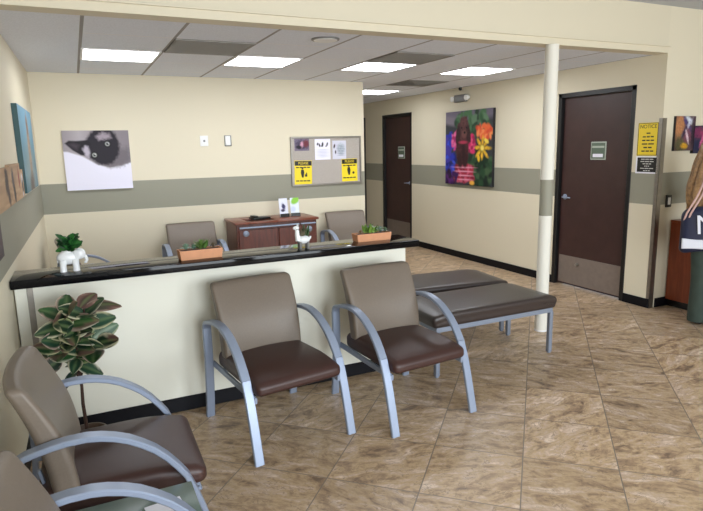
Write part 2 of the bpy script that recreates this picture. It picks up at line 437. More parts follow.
# doors in the right wall
def lever(parent, y, z, sgn, xf):
    h = MB()
    R = Matrix.Translation((xf, y, z)) @ Matrix.Rotation(-PI/2, 4, 'Y')
    h.lathe([(.001, 0), (.031, 0), (.031, .006), (.026, .011), (.012, .013), (.011, .045), (.001, .047)], 20, M=R)
    h.tube([(xf-.042, y, z), (xf-.05, y+sgn*.02, z), (xf-.05, y+sgn*.06, z-.002), (xf-.046, y+sgn*.115, z-.004)], [.011, .011, .009, .007], 10)
    return h.build('handle', M['silver'], parent)
def door(n, d, handle_side, plate=True):
    y0, y1 = d; f = .05; XF = XR-.006
    fr = MB()
    fr.bbox((XF, y0, 0), (XR+T, y0+f, DZ), .003, 1); fr.bbox((XF, y1-f, 0), (XR+T, y1, DZ), .003, 1); fr.bbox((XF, y0, DZ-f), (XR+T, y1, DZ), .003, 1)
    fr.box((XR+.085, y0+f, 0), (XR+T, y0+f+.015, DZ-f)); fr.box((XR+.085, y1-f-.015, 0), (XR+T, y1-f, DZ-f))
    root = fr.build('door_%d' % n, M['frame'], smooth=0); root['kind'] = 'structure'
    xl = XR+.04
    MB().bbox((xl, y0+f+.003, .012), (xl+.045, y1-f-.003, DZ-f-.003), .002, 1).build('door_leaf', M['doorwood'], root, smooth=0)
    if plate:
        k = MB().bbox((xl-.0025, y0+f+.02, .03), (xl, y1-f-.02, .352), .001, 1)
        k.build('kick_plate', M['kick'], root, smooth=0)
    hy = y1-f-.07 if handle_side > 0 else y0+f+.07
    lever(root, hy, 1.03, -handle_side, xl)
    return root, xl
door1, XLF = door(1, D1, -1)
door2, _ = door(2, D2, 1)
door3, _ = door(3, D3, 1, False)
MB().lathe([(.001, 0), (.02, 0), (.02, .01), (.014, .03), (.001, .034)], 16, M=Matrix.Translation((XLF-.003, 4.72, .27)) @ Matrix.Rotation(-PI/2, 4, 'Y')).build('door_stop', M['steel'], door2)

def plaque(y, z, w, h, label):
    t = thing('door_sign', label, 'sign', (XLF, y, z), 0)
    MB().bbox((-.006, -w/2, -h/2), (0, w/2, h/2), .003, 2).build('sign_rim', M['sign_rim'], t)
    MB().box((-.0085, -w/2+.012, -h/2+.012), (-.006, w/2-.012, h/2-.012)).build('sign_face', M['green_sign'], t, smooth=0)
    m = MB(); m.box((-.010, -w/2+.02, h*.16), (-.0085, w/2-.02, h*.27)); m.box((-.011, -w*.33, -h*.36), (-.0085, w*.33, -h*.17), 1)
    m.build('name_strip', [M['sign_rim'], M['paper']], t, smooth=0)
plaque(4.512, 1.55, .20, .19, 'green plaque with a white slider on the large near brown door')
plaque(8.66, 1.535, .22, .20, 'small green plaque on the far narrow brown door')

# corner guard of stainless steel
mb = MB(); mb.box((XR-.003, YH-.003, .0), (XR, YH+.036, 1.851)); mb.box((XR-.003, YH-.003, .0), (XR+.055, YH, 1.851))
tag(mb.build('corner_guard', M['steel'], smooth=0), 'tall stainless steel guard wrapped round the wall corner right of the yellow notice', 'corner guard')

# column under the header
root = thing('support_column', 'slim round cream column with a grey-green band under the ceiling beam', 'column', (3.622, 3.745, 0))
MB().lathe([(.054, 0), (.054, ZC-.006)], 40).build('shaft', M['column'], root)
MB().lathe([(.057, .0), (.057, .012), (.0545, .014)], 40).build('base_ring', M['white'], root)

# ------------------------------------------------------------ ceiling fixtures
def tile(ix, iy): return GX+GP*ix+GP/2, GY+GP*iy+GP/2
lights = [((0, 0), 'square ceiling light panel nearest the left wall'),
          ((2, 0), 'square ceiling light panel second from the left wall'),
          ((4, 0), 'square ceiling light panel above the end of the notice board wall'),
          ((6, 0), 'square ceiling light panel nearest the round column'),
          ((6, 4), 'farthest ceiling light panel, seen past the end of the reception wall')]
first = None
for (ix, iy), lb in lights:
    x, y = tile(ix, iy)
    if first is None:
        t = thing('ceiling_light', lb, 'ceiling light', (x, y, ZC), 0, 'recessed ceiling light panels')
        h = GP/2-.006
        fr = MB()
        for lo, hi in (((-h, -h), (h, -h+.02)), ((-h, h-.02), (h, h)), ((-h, -h+.02), (-h+.02, h-.02)), ((h-.02, -h+.02), (h, h-.02))):
            fr.box((lo[0], lo[1], -.006), (hi[0], hi[1], 0))
        fr.build('frame', M['white'], t, smooth=0)
        MB().box((-h+.02, -h+.02, -.004), (h-.02, h-.02, -.001)).build('diffuser', M['glow'], t, smooth=0)
        first = t
    else: dup(first, (x, y, ZC), 0, lb)

def grille(ix, iy, lb):
    x, y = tile(ix, iy)
    t = thing('ceiling_grille', lb, 'vent', (x, y, ZC), 0, 'grey air return grilles')
    h = GP/2-.008
    MB().box((-h, -h, -.003), (h, h, 0)).build('backing', M['ventd'], t, smooth=0)
    s = MB()
    for k in range(24):
        yy = -h+.012+k*(2*h-.024)/23
        s.box((-h+.02, yy-.009, -.008), (h-.02, yy+.009, -.004))
    s.build('louvres', M['vent'], t, smooth=0)
    f = MB()
    for lo, hi in (((-h, -h), (h, -h+.018)), ((-h, h-.018), (h, h)), ((-h, -h+.018), (-h+.018, h-.018)), ((h-.018, -h+.018), (h, h-.018))):
        f.box((lo[0], lo[1], -.01), (hi[0], hi[1], -.003))
    f.build('frame', M['vent'], t, smooth=0)
    return t
grille(1, -1, 'dark grey ceiling grille between the two left light panels')
grille(4, -1, 'dark grey ceiling grille in front of the third light panel from the left')
x, y = tile(6, 2)
t = thing('ceiling_diffuser', 'pale square air diffuser in the ceiling before the farthest light', 'vent', (x, y, ZC))
for k in range(4):
    h = .29-.07*k; w = .022; z = -.004-.004*k; f = MB()
    for lo, hi in (((-h, -h), (h, -h+w)), ((-h, h-w), (h, h)), ((-h, -h+w), (-h+w, h-w)), ((h-w, -h+w), (h, h-w))):
        f.box((lo[0], lo[1], z-.004), (hi[0], hi[1], z))
    f.build('ring', M['vent'], t, smooth=0)
MB().box((-.29, -.29, -.004), (.29, .29, 0)).build('backing', M['grey'], t, smooth=0)
t = thing('ceiling_speaker', 'round white speaker set in the ceiling tiles near the beam', 'speaker', (1.775, 4.13, ZC))
MB().lathe([(.105, 0), (.105, -.006), (.098, -.011), (.09, -.011)], 36).build('rim', M['grey'], t)
MB().lathe([(.09, -.008), (.088, -.013), (.001, -.014)], 36).build('speaker_grille', M['white'], t)
t = thing('ceiling_sensor', 'tiny black ball camera under the ceiling above the emergency light', 'camera', (4.93, 6.80, ZC))
MB().lathe([(.03, 0), (.03, -.008), (.018, -.012)], 20).build('mount', M['white'], t)
MB().ball((0, 0, -.03), .026, 14).build('ball', M['black'], t)
t = thing('emergency_light', 'small grey twin-head emergency light high on the wall above the poodle picture', 'emergency light', (XR, 6.90, 2.285))
MB().bbox((-.055, -.13, -.05), (0, .13, .05), .012, 3).build('housing', M['grey'], t)
for s in (-1, 1):
    R = Matrix.Translation((-.055, s*.165, .0)) @ Matrix.Rotation(-PI/2-.15, 4, 'Y')
    MB().lathe([(.02, -.05), (.034, -.02), (.038, .01), (.032, .012)], 20, M=R).build('lamp_head', M['white'], t)

# ------------------------------------------------------------ printed pictures
def S(c): return lin(c)
def mixl(a, b, f): return tuple(a[i]+(b[i]-a[i])*f for i in range(3))
def hsh(i, j): 
    n = math.sin(i*127.1+j*311.7)*43758.5453
    return n-math.floor(n)
def vn(x, y):
    i, j = math.floor(x), math.floor(y); a, b = x-i, y-j; a = a*a*(3-2*a); b = b*b*(3-2*b)
    return (hsh(i, j)*(1-a)+hsh(i+1, j)*a)*(1-b)+(hsh(i, j+1)*(1-a)+hsh(i+1, j+1)*a)*b
def paint(bg, layers, u, v, asp=1):
    c = bg
    for L in layers:
        cx, cy, rx, ry, ang, cc, soft = L[:7]; nz = L[7] if len(L) > 7 else 0
        dx, dy = (u-cx), (v-cy)
        ca, sa = math.cos(math.radians(ang)), math.sin(math.radians(ang))
        p, q = dx*ca+dy*sa, -dx*sa+dy*ca
        d = math.sqrt((p/rx)**2+(q/ry)**2)
        if nz: d += (vn(u*28+cx*91, v*28+cy*57)-.5)*nz
        if d < 1+soft:
            f = 1 if d < 1-soft else (1+soft-d)/(2*soft)
            col_ = S(cc)
            if nz: col_ = tuple(x*(.7+.6*vn(u*45, v*45+cx*9)) for x in col_)
            c = mixl(c, col_, f)
    return c
def onl(y): return (lx(y)+.0005, y)
def picture(name, w, h, depth, fn, nu, nv, side, label, cat, loc, rz, group=None, extra=None):
    """hangs with its back on y=0 of its own frame, facing -y; origin bottom centre"""
    m = MB()
    m.box((-w/2, -depth, 0), (w/2, 0, h), 1)
    m.grid(nu, nv, lambda u, v: (-w/2+w*u, -depth-.0012, h*(1-v)), fn, 0)
    o = m.build(name, [M['print'], side], smooth=0, recalc=False)
    o.location = loc; o.rotation_euler = (0, 0, rz)
    return tag(o, label, cat, group)

def poly_sd(pts, x, y):
    d = 9; ins = False; n = len(pts)
    for i in range(n):
        ax, ay = pts[i]; bx, by = pts[(i+1) % n]
        ex, ey = bx-ax, by-ay; q = max(0, min(1, ((x-ax)*ex+(y-ay)*ey)/(ex*ex+ey*ey)))
        d = min(d, math.hypot(x-ax-ex*q, y-ay-ey*q))
        if (ay > y) != (by > y) and x < (bx-ax)*(y-ay)/(by-ay)+ax: ins = not ins
    return -d if ins else d
def polyfill(c, pts, cc, soft, u, v, nz=0):
    d = poly_sd(pts, u, v)
    if nz: d += (vn(u*40, v*40)-.5)*nz
    f = max(0, min(1, .5-d/(2*soft)))
    return mixl(c, S(cc), f)
def catfn(u, v):
    c = mixl(S((122, 114, 118)), S((176, 168, 174)), max(0, min(1, 1-abs(u-.25)*2.2-(.0 if v < .2 else .0))))
    c = polyfill(c, [(.7, -.1), (1.1, -.1), (1.1, .7), (.6, .62)], (134, 126, 132), .08, u, v, .05)
    c = polyfill(c, [(-.1, .34), (.06, .35), (.27, .43), (.48, .575), (.66, .635), (.85, .60), (1.1, .52), (1.1, 1.1), (-.1, 1.1)], (230, 227, 243), .012, u, v)
    c = polyfill(c, [(.55, .56), (.7, .625), (.86, .60), (1.0, .52), (1.0, .3), (.8, .3)], (112, 104, 110), .05, u, v, .05)
    c = polyfill(c, [(.36, .12), (.46, .0), (.50, -.05), (.68, -.05), (.80, .06), (.85, .24), (.82, .42), (.72, .55), (.60, .59), (.50, .565), (.38, .47), (.30, .40), (.26, .30)], (34, 28, 38), .025, u, v, .02)
    c = polyfill(c, [(.03, .21), (.09, .165), (.2, .17), (.36, .16), (.42, .22), (.31, .42), (.25, .41), (.14, .33)], (28, 23, 30), .012, u, v)
    c = polyfill(c, [(.09, .225), (.16, .205), (.24, .24), (.2, .32), (.14, .28)], (66, 56, 66), .03, u, v)
    c = polyfill(c, [(.29, .30), (.33, .25), (.37, .27), (.39, .38), (.36, .46), (.31, .41)], (186, 178, 192), .022, u, v, .02)
    c = polyfill(c, [(.50, .09), (.60, .03), (.70, .06), (.73, .13), (.62, .15), (.54, .16)], (158, 146, 156), .03, u, v, .03)
    for ex, ey in ((.662, .228), (.452, .412)):
        d = math.hypot((u-ex), (v-ey)*.95)
        if d < .062: c = mixl(S((14, 12, 16)), c, max(0, (d-.048)/.014))
        if d < .043: c = mixl(S((150, 152, 150)), c, max(0, (d-.030)/.012))
        if d < .02: c = mixl(S((10, 10, 10)), c, max(0, (d-.013)/.007))
        if math.hypot(u-ex-.012, v-ey+.014) < .008: c = S((220, 220, 220))
    return c
picture('canvas_picture', .635, .605, .03, catfn, 120, 114, M['canvas'],
        'square canvas print of a Siamese cat lying against white', 'picture', (.235, YB, 1.264), 0)

rnd = random.Random(3)
def bunch(cx, cy, rx, ry, cols, n, r, soft=.35):
    o = []
    for _ in range(n):
        a = rnd.uniform(0, 6.28); q = rnd.random()**.5
        o.append((cx+rx*q*math.cos(a), cy+ry*q*math.sin(a), r*rnd.uniform(.6, 1.3), r*rnd.uniform(.35, .8), rnd.uniform(0, 180), rnd.choice(cols), soft))
    return o
poo = [(.45, .03, .9, .10, 0, (112, 104, 122), .3), (.1, .12, .3, .06, 10, (128, 120, 132), .4)]
poo += bunch(.62, .17, .38, .16, [(52, 92, 60), (74, 118, 76), (96, 130, 100), (40, 66, 48)], 70, .06)
poo += bunch(.10, .58, .13, .28, [(40, 52, 170), (60, 84, 210), (28, 34, 110), (70, 60, 160)], 60, .055)
poo += bunch(.78, .74, .25, .27, [(28, 52, 38), (44, 76, 50), (20, 34, 30), (70, 96, 66)], 70, .07)
poo += bunch(.22, .40, .08, .14, [(214, 70, 140), (230, 110, 160), (170, 40, 100)], 26, .04)
poo += bunch(.58, .44, .09, .12, [(220, 50, 110), (240, 90, 140), (160, 30, 80)], 30, .04)
poo += bunch(.84, .29, .17, .08, [(240, 110, 60), (228, 84, 54), (250, 150, 90)], 44, .045)
poo += [(.80+.10*math.cos(a), .50+.10*math.sin(a), .06, .022, math.degrees(a), (236, 186, 48), .45, .5) for a in (0, .8, 1.6, 2.4, 3.2, 4.0, 4.8, 5.6)]
poo += [(.73, .63, .05, .025, 80, (240, 196, 50), .2), (.88, .41, .05, .025, 30, (250, 222, 90), .2), (.80, .50, .035, .035, 0, (250, 226, 110), .3)]
poo += bunch(.42, .85, .24, .11, [(178, 44, 70), (140, 30, 56), (210, 90, 120)], 60, .05)
poo += [(.42, .76+.055*k, .23-.02*k, .009, 0, (226, 160, 180), .4) for k in range(4)]
poo += bunch(.14, .90, .14, .09, [(60, 28, 84), (90, 40, 110), (44, 20, 50)], 26, .05) + [(.60, .965, .05, .03, 0, (240, 180, 70), .3)]
poo += [(.385, .50, .14, .24, 0, (74, 40, 44), .08, .3), (.40, .25, .13, .135, 0, (88, 50, 52), .08, .35), (.285, .32, .05, .12, 8, (58, 32, 36), .15, .2), (.51, .32, .05, .12, -8, (58, 32, 36), .15, .2),
        (.41, .135, .08, .06, 0, (98, 58, 58), .2, .4), (.33, .66, .05, .1, 0, (60, 32, 36), .2), (.45, .66, .05, .1, 0, (60, 32, 36), .2), (.41, .56, .03, .15, 0, (52, 28, 32), .4),
        (.42, .31, .055, .05, 0, (116, 74, 70), .3), (.43, .29, .022, .017, 0, (12, 8, 10), .3), (.365, .225, .014, .013, 0, (8, 8, 8), .3), (.465, .225, .014, .013, 0, (8, 8, 8), .3), (.40, .42, .09, .02, 0, (190, 60, 90), .4)]
picture('canvas_picture', 1.07, 1.03, .04, lambda u, v: paint(S((58, 60, 66)), poo, u, v), 96, 104, M['dark'],
        'large canvas print of a brown poodle in a basket among bright flowers', 'picture', (XR, 6.70, 1.08), -PI/2)

sea = [(.5, .75, .8, .3, 0, (120, 140, 140), .5), (.55, .5, .2, .42, 4, (150, 130, 108), .3, .3), (.55, .2, .13, .12, 0, (120, 96, 78), .3, .3),
       (.5, .95, .35, .16, 0, (96, 84, 72), .4, .4), (.5, .18, .02, .02, 0, (20, 16, 16), .4), (.62, .18, .02, .02, 0, (20, 16, 16), .4)]
picture('canvas_picture', 1.12, .63, .035, lambda u, v: paint(mixl(S((112, 158, 184)), S((84, 120, 130)), v), [(l[0], l[1], l[2]*.5, l[3], *l[4:]) for l in sea], u, v), 90, 40, M['teal'],
        'long blue canvas print of a tan animal on the left wall', 'picture', (*onl(5.31), 1.366), PI/2-KL)

def wood_panel(u, v, seed, fig):
    base = mixl(S((196, 164, 130)), S((160, 128, 98)), vn(u*3+seed*7, v*14))
    return paint(base, fig, u, v)
fig1 = [(.75, .35, .1, .3, 8, (70, 56, 50), .25, .3), (.8, .7, .07, .3, -4, (80, 66, 60), .3, .3), (.74, .1, .06, .07, 0, (60, 44, 38), .3), (.1, .7, .05, .06, 0, (110, 50, 40), .4)]
fig2 = [(.2, .4, .1, .3, 0, (90, 80, 78), .3, .4), (.25, .75, .09, .25, 0, (60, 50, 50), .3, .4), (.8, .4, .06, .3, 0, (140, 50, 44), .3, .4)]
fig3 = [(.4, .35, .3, .2, 0, (225, 225, 228), .3, .4), (.45, .6, .22, .3, 0, (60, 58, 64), .3, .4), (.4, .9, .2, .1, 0, (200, 200, 204), .3, .3)]
for k, (ya, yb, zb, zt, fg, lb) in enumerate([(3.2, 3.975, 1.35, 1.572, fig1, 'tan wood panel print with dark figure, nearest of the joined trio'),
                                       (3.975, 4.56, 1.352, 1.585, fig2, 'tallest tan wood panel print in the middle of the joined trio on the left wall'),
                                       (4.56, 4.735, 1.352, 1.54, fig3, 'narrow panel print with white and black shapes beside the blue canvas')]):
    picture('wood_panel_print', yb-ya-.006, zt-zb, .02, lambda u, v, k=k, fg=fg: wood_panel(u, v, k, fg), 36, 24, M['tan'], lb, 'picture', (*onl((ya+yb)/2), zb), PI/2-KL, 'panel prints on the left wall')
picture('canvas_picture', .60, .185, .03, lambda u, v: paint(S((66, 56, 62)), [(.3, .5, .3, .3, 0, (40, 34, 40), .4, .5), (.8, .4, .2, .4, 0, (92, 78, 84), .4, .5)], u, v), 24, 12, M['dark'],
        'dark brown canvas print at the left edge, below the wood panel prints', 'picture', (*onl(2.93), 1.16), PI/2-KL)

rt1 = [(.2, .3, .25, .4, 0, (176, 120, 80), .4, .5), (.3, .8, .3, .25, 0, (96, 90, 60), .4, .6), (.62, .12, .2, .1, 20, (210, 216, 226), .3, .4), (.6, .25, .35, .08, 45, (70, 60, 110), .3, .5), (.6, .3, .3, .06, -45, (190, 190, 210), .3, .5),
       (.6, .55, .22, .2, 0, (120, 70, 90), .3, .8), (.45, .45, .06, .25, 30, (50, 36, 66), .3, .3), (.62, .6, .05, .22, -25, (215, 190, 200), .3, .4), (.5, .86, .16, .08, 0, (214, 160, 40), .3, .6), (.9, .5, .1, .4, 0, (50, 34, 50), .4, .5)]
picture('canvas_picture', .285, .325, .025, lambda u, v: paint(S((88, 66, 72)), rt1, u, v), 30, 34, M['dark'],
        'small abstract canvas with tan and violet strokes, left of the overlapping pair', 'picture', (5.335, YH, 1.542), 0)
rt2 = [(.15, .25, .2, .2, 0, (110, 40, 80), .3, .7), (.5, .3, .3, .2, 0, (140, 50, 90), .4, .9), (.7, .15, .3, .12, 0, (80, 90, 80), .4, .6), (.3, .75, .4, .3, 0, (28, 32, 66), .4, .5), (.8, .7, .3, .3, 0, (40, 56, 60), .4, .6), (.35, .5, .05, .3, 20, (190, 90, 130), .3, .5)]
picture('canvas_picture', .36, .265, .03, lambda u, v: paint(S((50, 46, 66)), rt2, u, v), 34, 26, M['dark'],
        'dark blue and magenta canvas, right of the overlapping pair on the lobby wall', 'picture', (5.645, YH, 1.512), 0)

# ------------------------------------------------------------ signs by the near door
FX = Matrix(((0, 0, -1, 0), (-1, 0, 0, 0), (0, 1, 0, 0), (0, 0, 0, 1)))   # text plane -> wall facing -x
t = thing('notice_sign', 'yellow NOTICE sign with black lettering left of the steel corner guard', 'sign', (XR, 3.897, 1.655))
MB().bbox((-.003, -.112, -.155), (0, .112, .16), .001, 1).build('sign_plate', M['yellow2'], t, smooth=0)
tm = MB(); text_mb(tm, 'NOTICE', .05, Matrix.Translation((-.0034, 0, .122)) @ FX)
tm.build('heading', M['ink'], t, smooth=0)
for k, (w, n) in enumerate(((.05, 1), (.13, 3), (.14, 3), (.14, 2), (.1, 2), (.14, 3))):
    z = .06-.034*k; xx = -w/2
    ws = [w/n]*n; tm = MB()
    for j, q in enumerate(ws):
        tm.box((-.0042, -w/2+sum(ws[:j]), z-.006), (-.003, -w/2+sum(ws[:j+1])-.01, z+.006))
    tm.build('text_line', M['ink'], t, smooth=0)
br = MB()
for lo, hi in (((-.108, -.151), (.108, -.146)), ((-.108, .151), (.108, .156)), ((-.108, -.151), (-.103, .156)), ((.103, -.151), (.108, .156))): br.box((-.004, lo[0], lo[1]), (-.003, hi[0], hi[1]))
br.build('border', M['ink'], t, smooth=0)
t = thing('black_sign', 'small black sign with white border and white lines, under the yellow notice', 'sign', (XR, 3.893, 1.412))
MB().bbox((-.003, -.125, -.083), (0, .118, .083), .001, 1).build('sign_plate', M['paper'], t, smooth=0)
MB().box((-.004, -.108, -.068), (-.003, .10, .072)).build('sign_face', M['black'], t, smooth=0)
for k, w in enumerate((.14, .15, .10, .06, .15, .08)):
    z = .055-.022*k; tm = MB()
    for j in range(3): tm.box((-.0048, -.004-w/2+w*j/3, z-.004), (-.004, -.004-w/2+w*(j+1)/3-.007, z+.004))
    tm.build('text_line', M['inkw'], t, smooth=0)
# light switch on lobby wall
t = thing('wall_switch', 'small dark-framed white switch on the wall right of the steel corner guard', 'switch', (5.20, YH, 1.062))
MB().bbox((-.04, -.012, -.06), (.04, 0, .06), .004, 2).build('cover', M['black'], t)
MB().bbox((-.018, -.018, -.035), (.018, -.012, .035), .003, 2).build('rocker', M['white'], t)
# outlets on back wall
t = thing('wall_outlet', 'left of two small white wall plates on the back wall, with a round jack', 'wall plate', (1.345, YB, 1.747))
MB().bbox((-.045, -.008, -.058), (.045, 0, .058), .004, 2).build('plate', M['white'], t)
MB().lathe([(.001, 0), (.012, 0), (.012, .006), (.001, .006)], 16, M=Matrix.Translation((0, -.008, 0)) @ Matrix.Rotation(PI/2, 4, 'X')).build('jack', M['grey'], t)
t = thing('thermostat', 'right of two small white wall plates on the back wall, with a raised cover', 'thermostat', (1.613, YB, 1.745))
MB().bbox((-.04, -.01, -.06), (.04, 0, .06), .004, 2).build('plate', M['grey'], t)
MB().bbox((-.034, -.028, -.052), (.026, -.01, .054), .006, 2).build('cover', M['white'], t)

# ------------------------------------------------------------ notice board
BX, BZ, BW, BHh = 2.83, 1.19, .94, .59
t = thing('notice_board', 'grey cork notice board with aluminium frame on the back wall', 'notice board', (BX, YB, BZ))
MB().box((-BW/2+.01, -.012, .01), (BW/2-.01, 0, BHh-.01)).build('cork_panel', M['cork'], t, smooth=0)
for lo, hi in (((-BW/2, 0), (BW/2, .022)), ((-BW/2, BHh-.022), (BW/2, BHh)), ((-BW/2, .022), (-BW/2+.022, BHh-.022)), ((BW/2-.022, .022), (BW/2, BHh-.022))):
    MB().bbox((lo[0], -.022, lo[1]), (hi[0], 0, hi[1]), .003, 1).build('frame_bar', M['steel'], t, smooth=0)
YBp = YB-.0135
def sheet(name, x, z, w, h, label, catg, cf=None, tilt=0, m='paper', grp='papers pinned on the notice board'):
    o = MB()
    if cf: o.box((-w/2, .0004, -h/2), (w/2, .0012, h/2), 1); o.grid(44, 44, lambda u, v: (-w/2+w*u, 0, h/2-h*v), cf)
    else: o.box((-w/2, 0, -h/2), (w/2, .001, h/2))
    r = o.build(name, [M['print'], M[m]] if cf else M[m], smooth=0, recalc=not cf)
    r.location = (x, YBp, z); r.rotation_euler = (0, tilt, 0)
    return tag(r, label, catg, grp)
dogp = [(.5, .5, .45, .35, 20, (70, 62, 84), .3, .6), (.5, .5, .12, .25, 10, (200, 150, 170), .3, .5), (.8, .4, .2, .3, 0, (110, 50, 60), .3, .6), (.3, .7, .2, .15, 0, (30, 28, 40), .3, .4)]
sheet('pinned_photo', 2.505, 1.685, .19, .145, 'small dark landscape photo pinned at the top left of the notice board', 'photo', lambda u, v: paint(S((120, 110, 130)), dogp, u, v))
p1 = [(.18, .24, .05, .07, 30, (40, 36, 46), .3), (.3, .3, .05, .09, -20, (50, 44, 52), .3), (.5, .26, .06, .11, 10, (36, 32, 40), .3), (.45, .34, .09, .03, 0, (44, 40, 50), .3), (.8, .26, .05, .1, 20, (50, 44, 52), .3), (.72, .35, .05, .03, 0, (60, 54, 60), .3)]
p1 += [(.5, .52+.07*k, .33, .012, 0, (176, 180, 200), .5) for k in range(6)]
sheet('pinned_flyer', 2.776, 1.625, .205, .25, 'white flyer with a row of three dark figures pinned at the board top centre', 'flyer', lambda u, v: paint(S((232, 230, 246)), p1, u, v))
p2 = [(.14, .3, .06, .12, 20, (60, 50, 58), .3), (.22, .62, .05, .1, 0, (70, 60, 70), .3), (.62, .45, .28, .3, 0, (176, 184, 196), .3, .3)] + [(.62, .25+.09*k, .26, .015, 0, (120, 128, 146), .5) for k in range(7)]
sheet('pinned_flyer', 3.0, 1.615, .185, .225, 'pale grey-blue flyer with dark marks on its left edge, right of the white flyer', 'flyer', lambda u, v: paint(S((206, 206, 220)), p2, u, v))
FY = Matrix(((1, 0, 0, 0), (0, 0, -1, 0), (0, 1, 0, 0), (0, 0, 0, 1)))
def yellow(x, z, w, h, tilt, label, fig):
    t = thing('warning_sign', label, 'sign', (x, YBp, z), 0, 'yellow distancing signs on the notice board'); t.rotation_euler = (0, tilt, 0)
    MB().bbox((-w/2, -.002, -h/2), (w/2, .001, h/2), .0006, 1).build('sign_plate', M['yellow'], t, smooth=0)
    MB().box((-w/2+.004, -.0032, h/2-.062), (w/2-.004, -.002, h/2-.006)).build('header_bar', M['black'], t, smooth=0)
    tm = MB(); text_mb(tm, 'PLEASE', .042, Matrix.Translation((0, -.0037, h/2-.034)) @ FY); tm.build('header_lettering', M['yellow'], t, smooth=0)
    for zz in (h/2-.083, -h/2+.045):
        k = MB()
        for j in range(4): k.box((-w*.42+w*.84*j/4, -.003, zz-.007), (-w*.42+w*.84*(j+1)/4-.008, -.002, zz+.007))
        k.build('text_line', M['ink'], t, smooth=0)
    p = MB()
    p.lathe([(.001, 0), (.013, 0), (.013, .001), (.001, .001)], 16, M=Matrix.Translation((-.012, -.002, .052)) @ Matrix.Rotation(PI/2, 4, 'X'))
    p.add([(-.034, -.003, .0), (-.028, -.003, .036), (.004, -.003, .036), (.012, -.003, .0), (.002, -.003, -.06), (-.02, -.003, -.06)], [(0, 1, 2, 3, 4, 5)])
    if fig: p.box((.02, -.003, -.05), (.05, -.002, -.02)); p.lathe([(.001, 0), (.009, 0), (.009, .001), (.001, .001)], 12, M=Matrix.Translation((.04, -.002, -.01)) @ Matrix.Rotation(PI/2, 4, 'X'))
    else: p.lathe([(.001, 0), (.016, 0), (.016, .001), (.001, .001)], 16, M=Matrix.Translation((.052, -.002, -.035)) @ Matrix.Rotation(PI/2, 4, 'X'))
    p.build('figure_symbol', M['ink'], t, smooth=0)
yellow(2.512, 1.352, .225, .29, .02, 'yellow sign with a standing figure at the bottom left of the notice board', True)
yellow(3.135, 1.362, .215, .28, -.01, 'yellow sign with a standing figure at the bottom right of the notice board', False)

# ------------------------------------------------------------ reception counter
CY0, CY1, CXR = 3.608, 3.74, 2.145
CT = .978
t = thing('reception_counter', 'long cream reception counter with a glossy black stone ledge', 'counter', (0, 0, 0))
MB().bbox((XL-.042, CY0, 0), (CXR, CY1, CT-.048), .003, 1).build('counter_wall', M['counter'], t, smooth=0)
MB().bbox((-.372, 3.49, CT-.048), (2.19, 3.80, CT), .003, 2).build('countertop', M['granite'], t)
MB().bbox((XL-.03, CY0-.012, 0), (CXR+.012, CY0, BH), .003, 1).build('counter_baseboard', M['base'], t, smooth=0)
MB().bbox((-.308, CY0-.004, BH), (-.276, CY0, CT-.05), .001, 1).build('edge_strip', M['steel'], t, smooth=0)
k = MB(); k.box((XL+.002, 3.81, .70), (1.9, 4.32, .735)); k.box((XL+.002, 3.745, .0), (XL+.03, 4.3, .70)); k.box((1.87, 3.745, 0), (1.9, 4.3, .70))
k.box((XL+.002, 3.745, .66), (1.9, 3.80, .735))
k.build('desk_surface', M['cherry'], t, smooth=0)

# ------------------------------------------------------------ chairs
def make_chair(label, group):
    t = thing('guest_chair', label, 'chair', (0, 0, 0), 0, group)
    ARM = [(-.235, .43), (-.205, .475), (-.17, .52), (-.13, .56), (-.09, .59), (-.045, .618), (0, .637), (.045, .650), (.09, .657), (.15, .657), (.2, .651), (.25, .641), (.285, .632), (.305, .622), (.318, .606), (.324, .585)]
    FL = [(-.36, 0), (-.343, .07), (-.326, .14), (-.308, .21), (-.289, .28), (-.265, .355), (-.235, .43)]
    RL = [(.324, .585), (.322, .5), (.322, .4), (.327, .3), (.335, .2), (.346, .1), (.36, 0)]
    for s in (-1, 1):
        MB().bar(ARM, .052, .022, x=s*.293).build('armrest', M['silver'], t)
        MB().bar(FL, .052, .022, x=s*.293).build('leg', M['silver'], t)
        MB().bar(RL, .052, .024, x=s*.293).build('leg', M['silver'], t)
    fr = MB()
    for s in (-1, 1):
        fr.bar([(-.285, .327), (.325, .352)], .016, .034, x=s*.262, bev=.002)
        fr.bar([(.225, .34), (.255, .45), (.265, .50)], .022, .012, x=s*.15, bev=.002)
        fr.bbox((s*.268-.012, -.275, .325), (s*.268+.012, -.25, .350), .003, 1)
    fr.bbox((-.262, -.19, .325), (.262, -.16, .35), .003, 1)
    fr.bbox((-.262, .19, .325), (.262, .22, .35), .003, 1)
    fr.build('frame', M['silver'], t)
    # seat: crowned, drooping front
    def sf(x, y, z):
        Y = y-.022
        top = .5+.5*max(-1, min(1, z/.045))
        crown = .012*(1-(x/.255)**2)*(1-(y/.3)**2)*top
        droop = -.03*max(0, (-y-.08)/.22)**1.6*top
        nar = 1-.04*max(0, (y+.1)/.38)
        return (x*nar, Y, .398+z+crown+droop)
    MB().cushion((.266, .300, .052), .038, 12, sf).build('seat', M['brown'], t)
    # back: leaning, gently curved shell
    def bf(x, y, z):
        h = (z+.215)/.43
        lean = .142+.125*max(0, h)**1.15+.02*math.sin(h*PI)*-1
        curve = .028*(abs(x)/.255)**2*-1
        thick = 1-.30*max(0, h-.5)/.5
        puff = -.012*(1-(x/.255)**2)*math.sin(max(0, min(1, h))*PI) if y < 0 else 0
        wid = 1-.03*(1-h)
        return (x*wid, lean+y*thick+curve+puff+.058, .64+z)
    MB().cushion((.263, .045, .222), .026, 12, bf).build('backrest', M['taupe'], t)
    return t
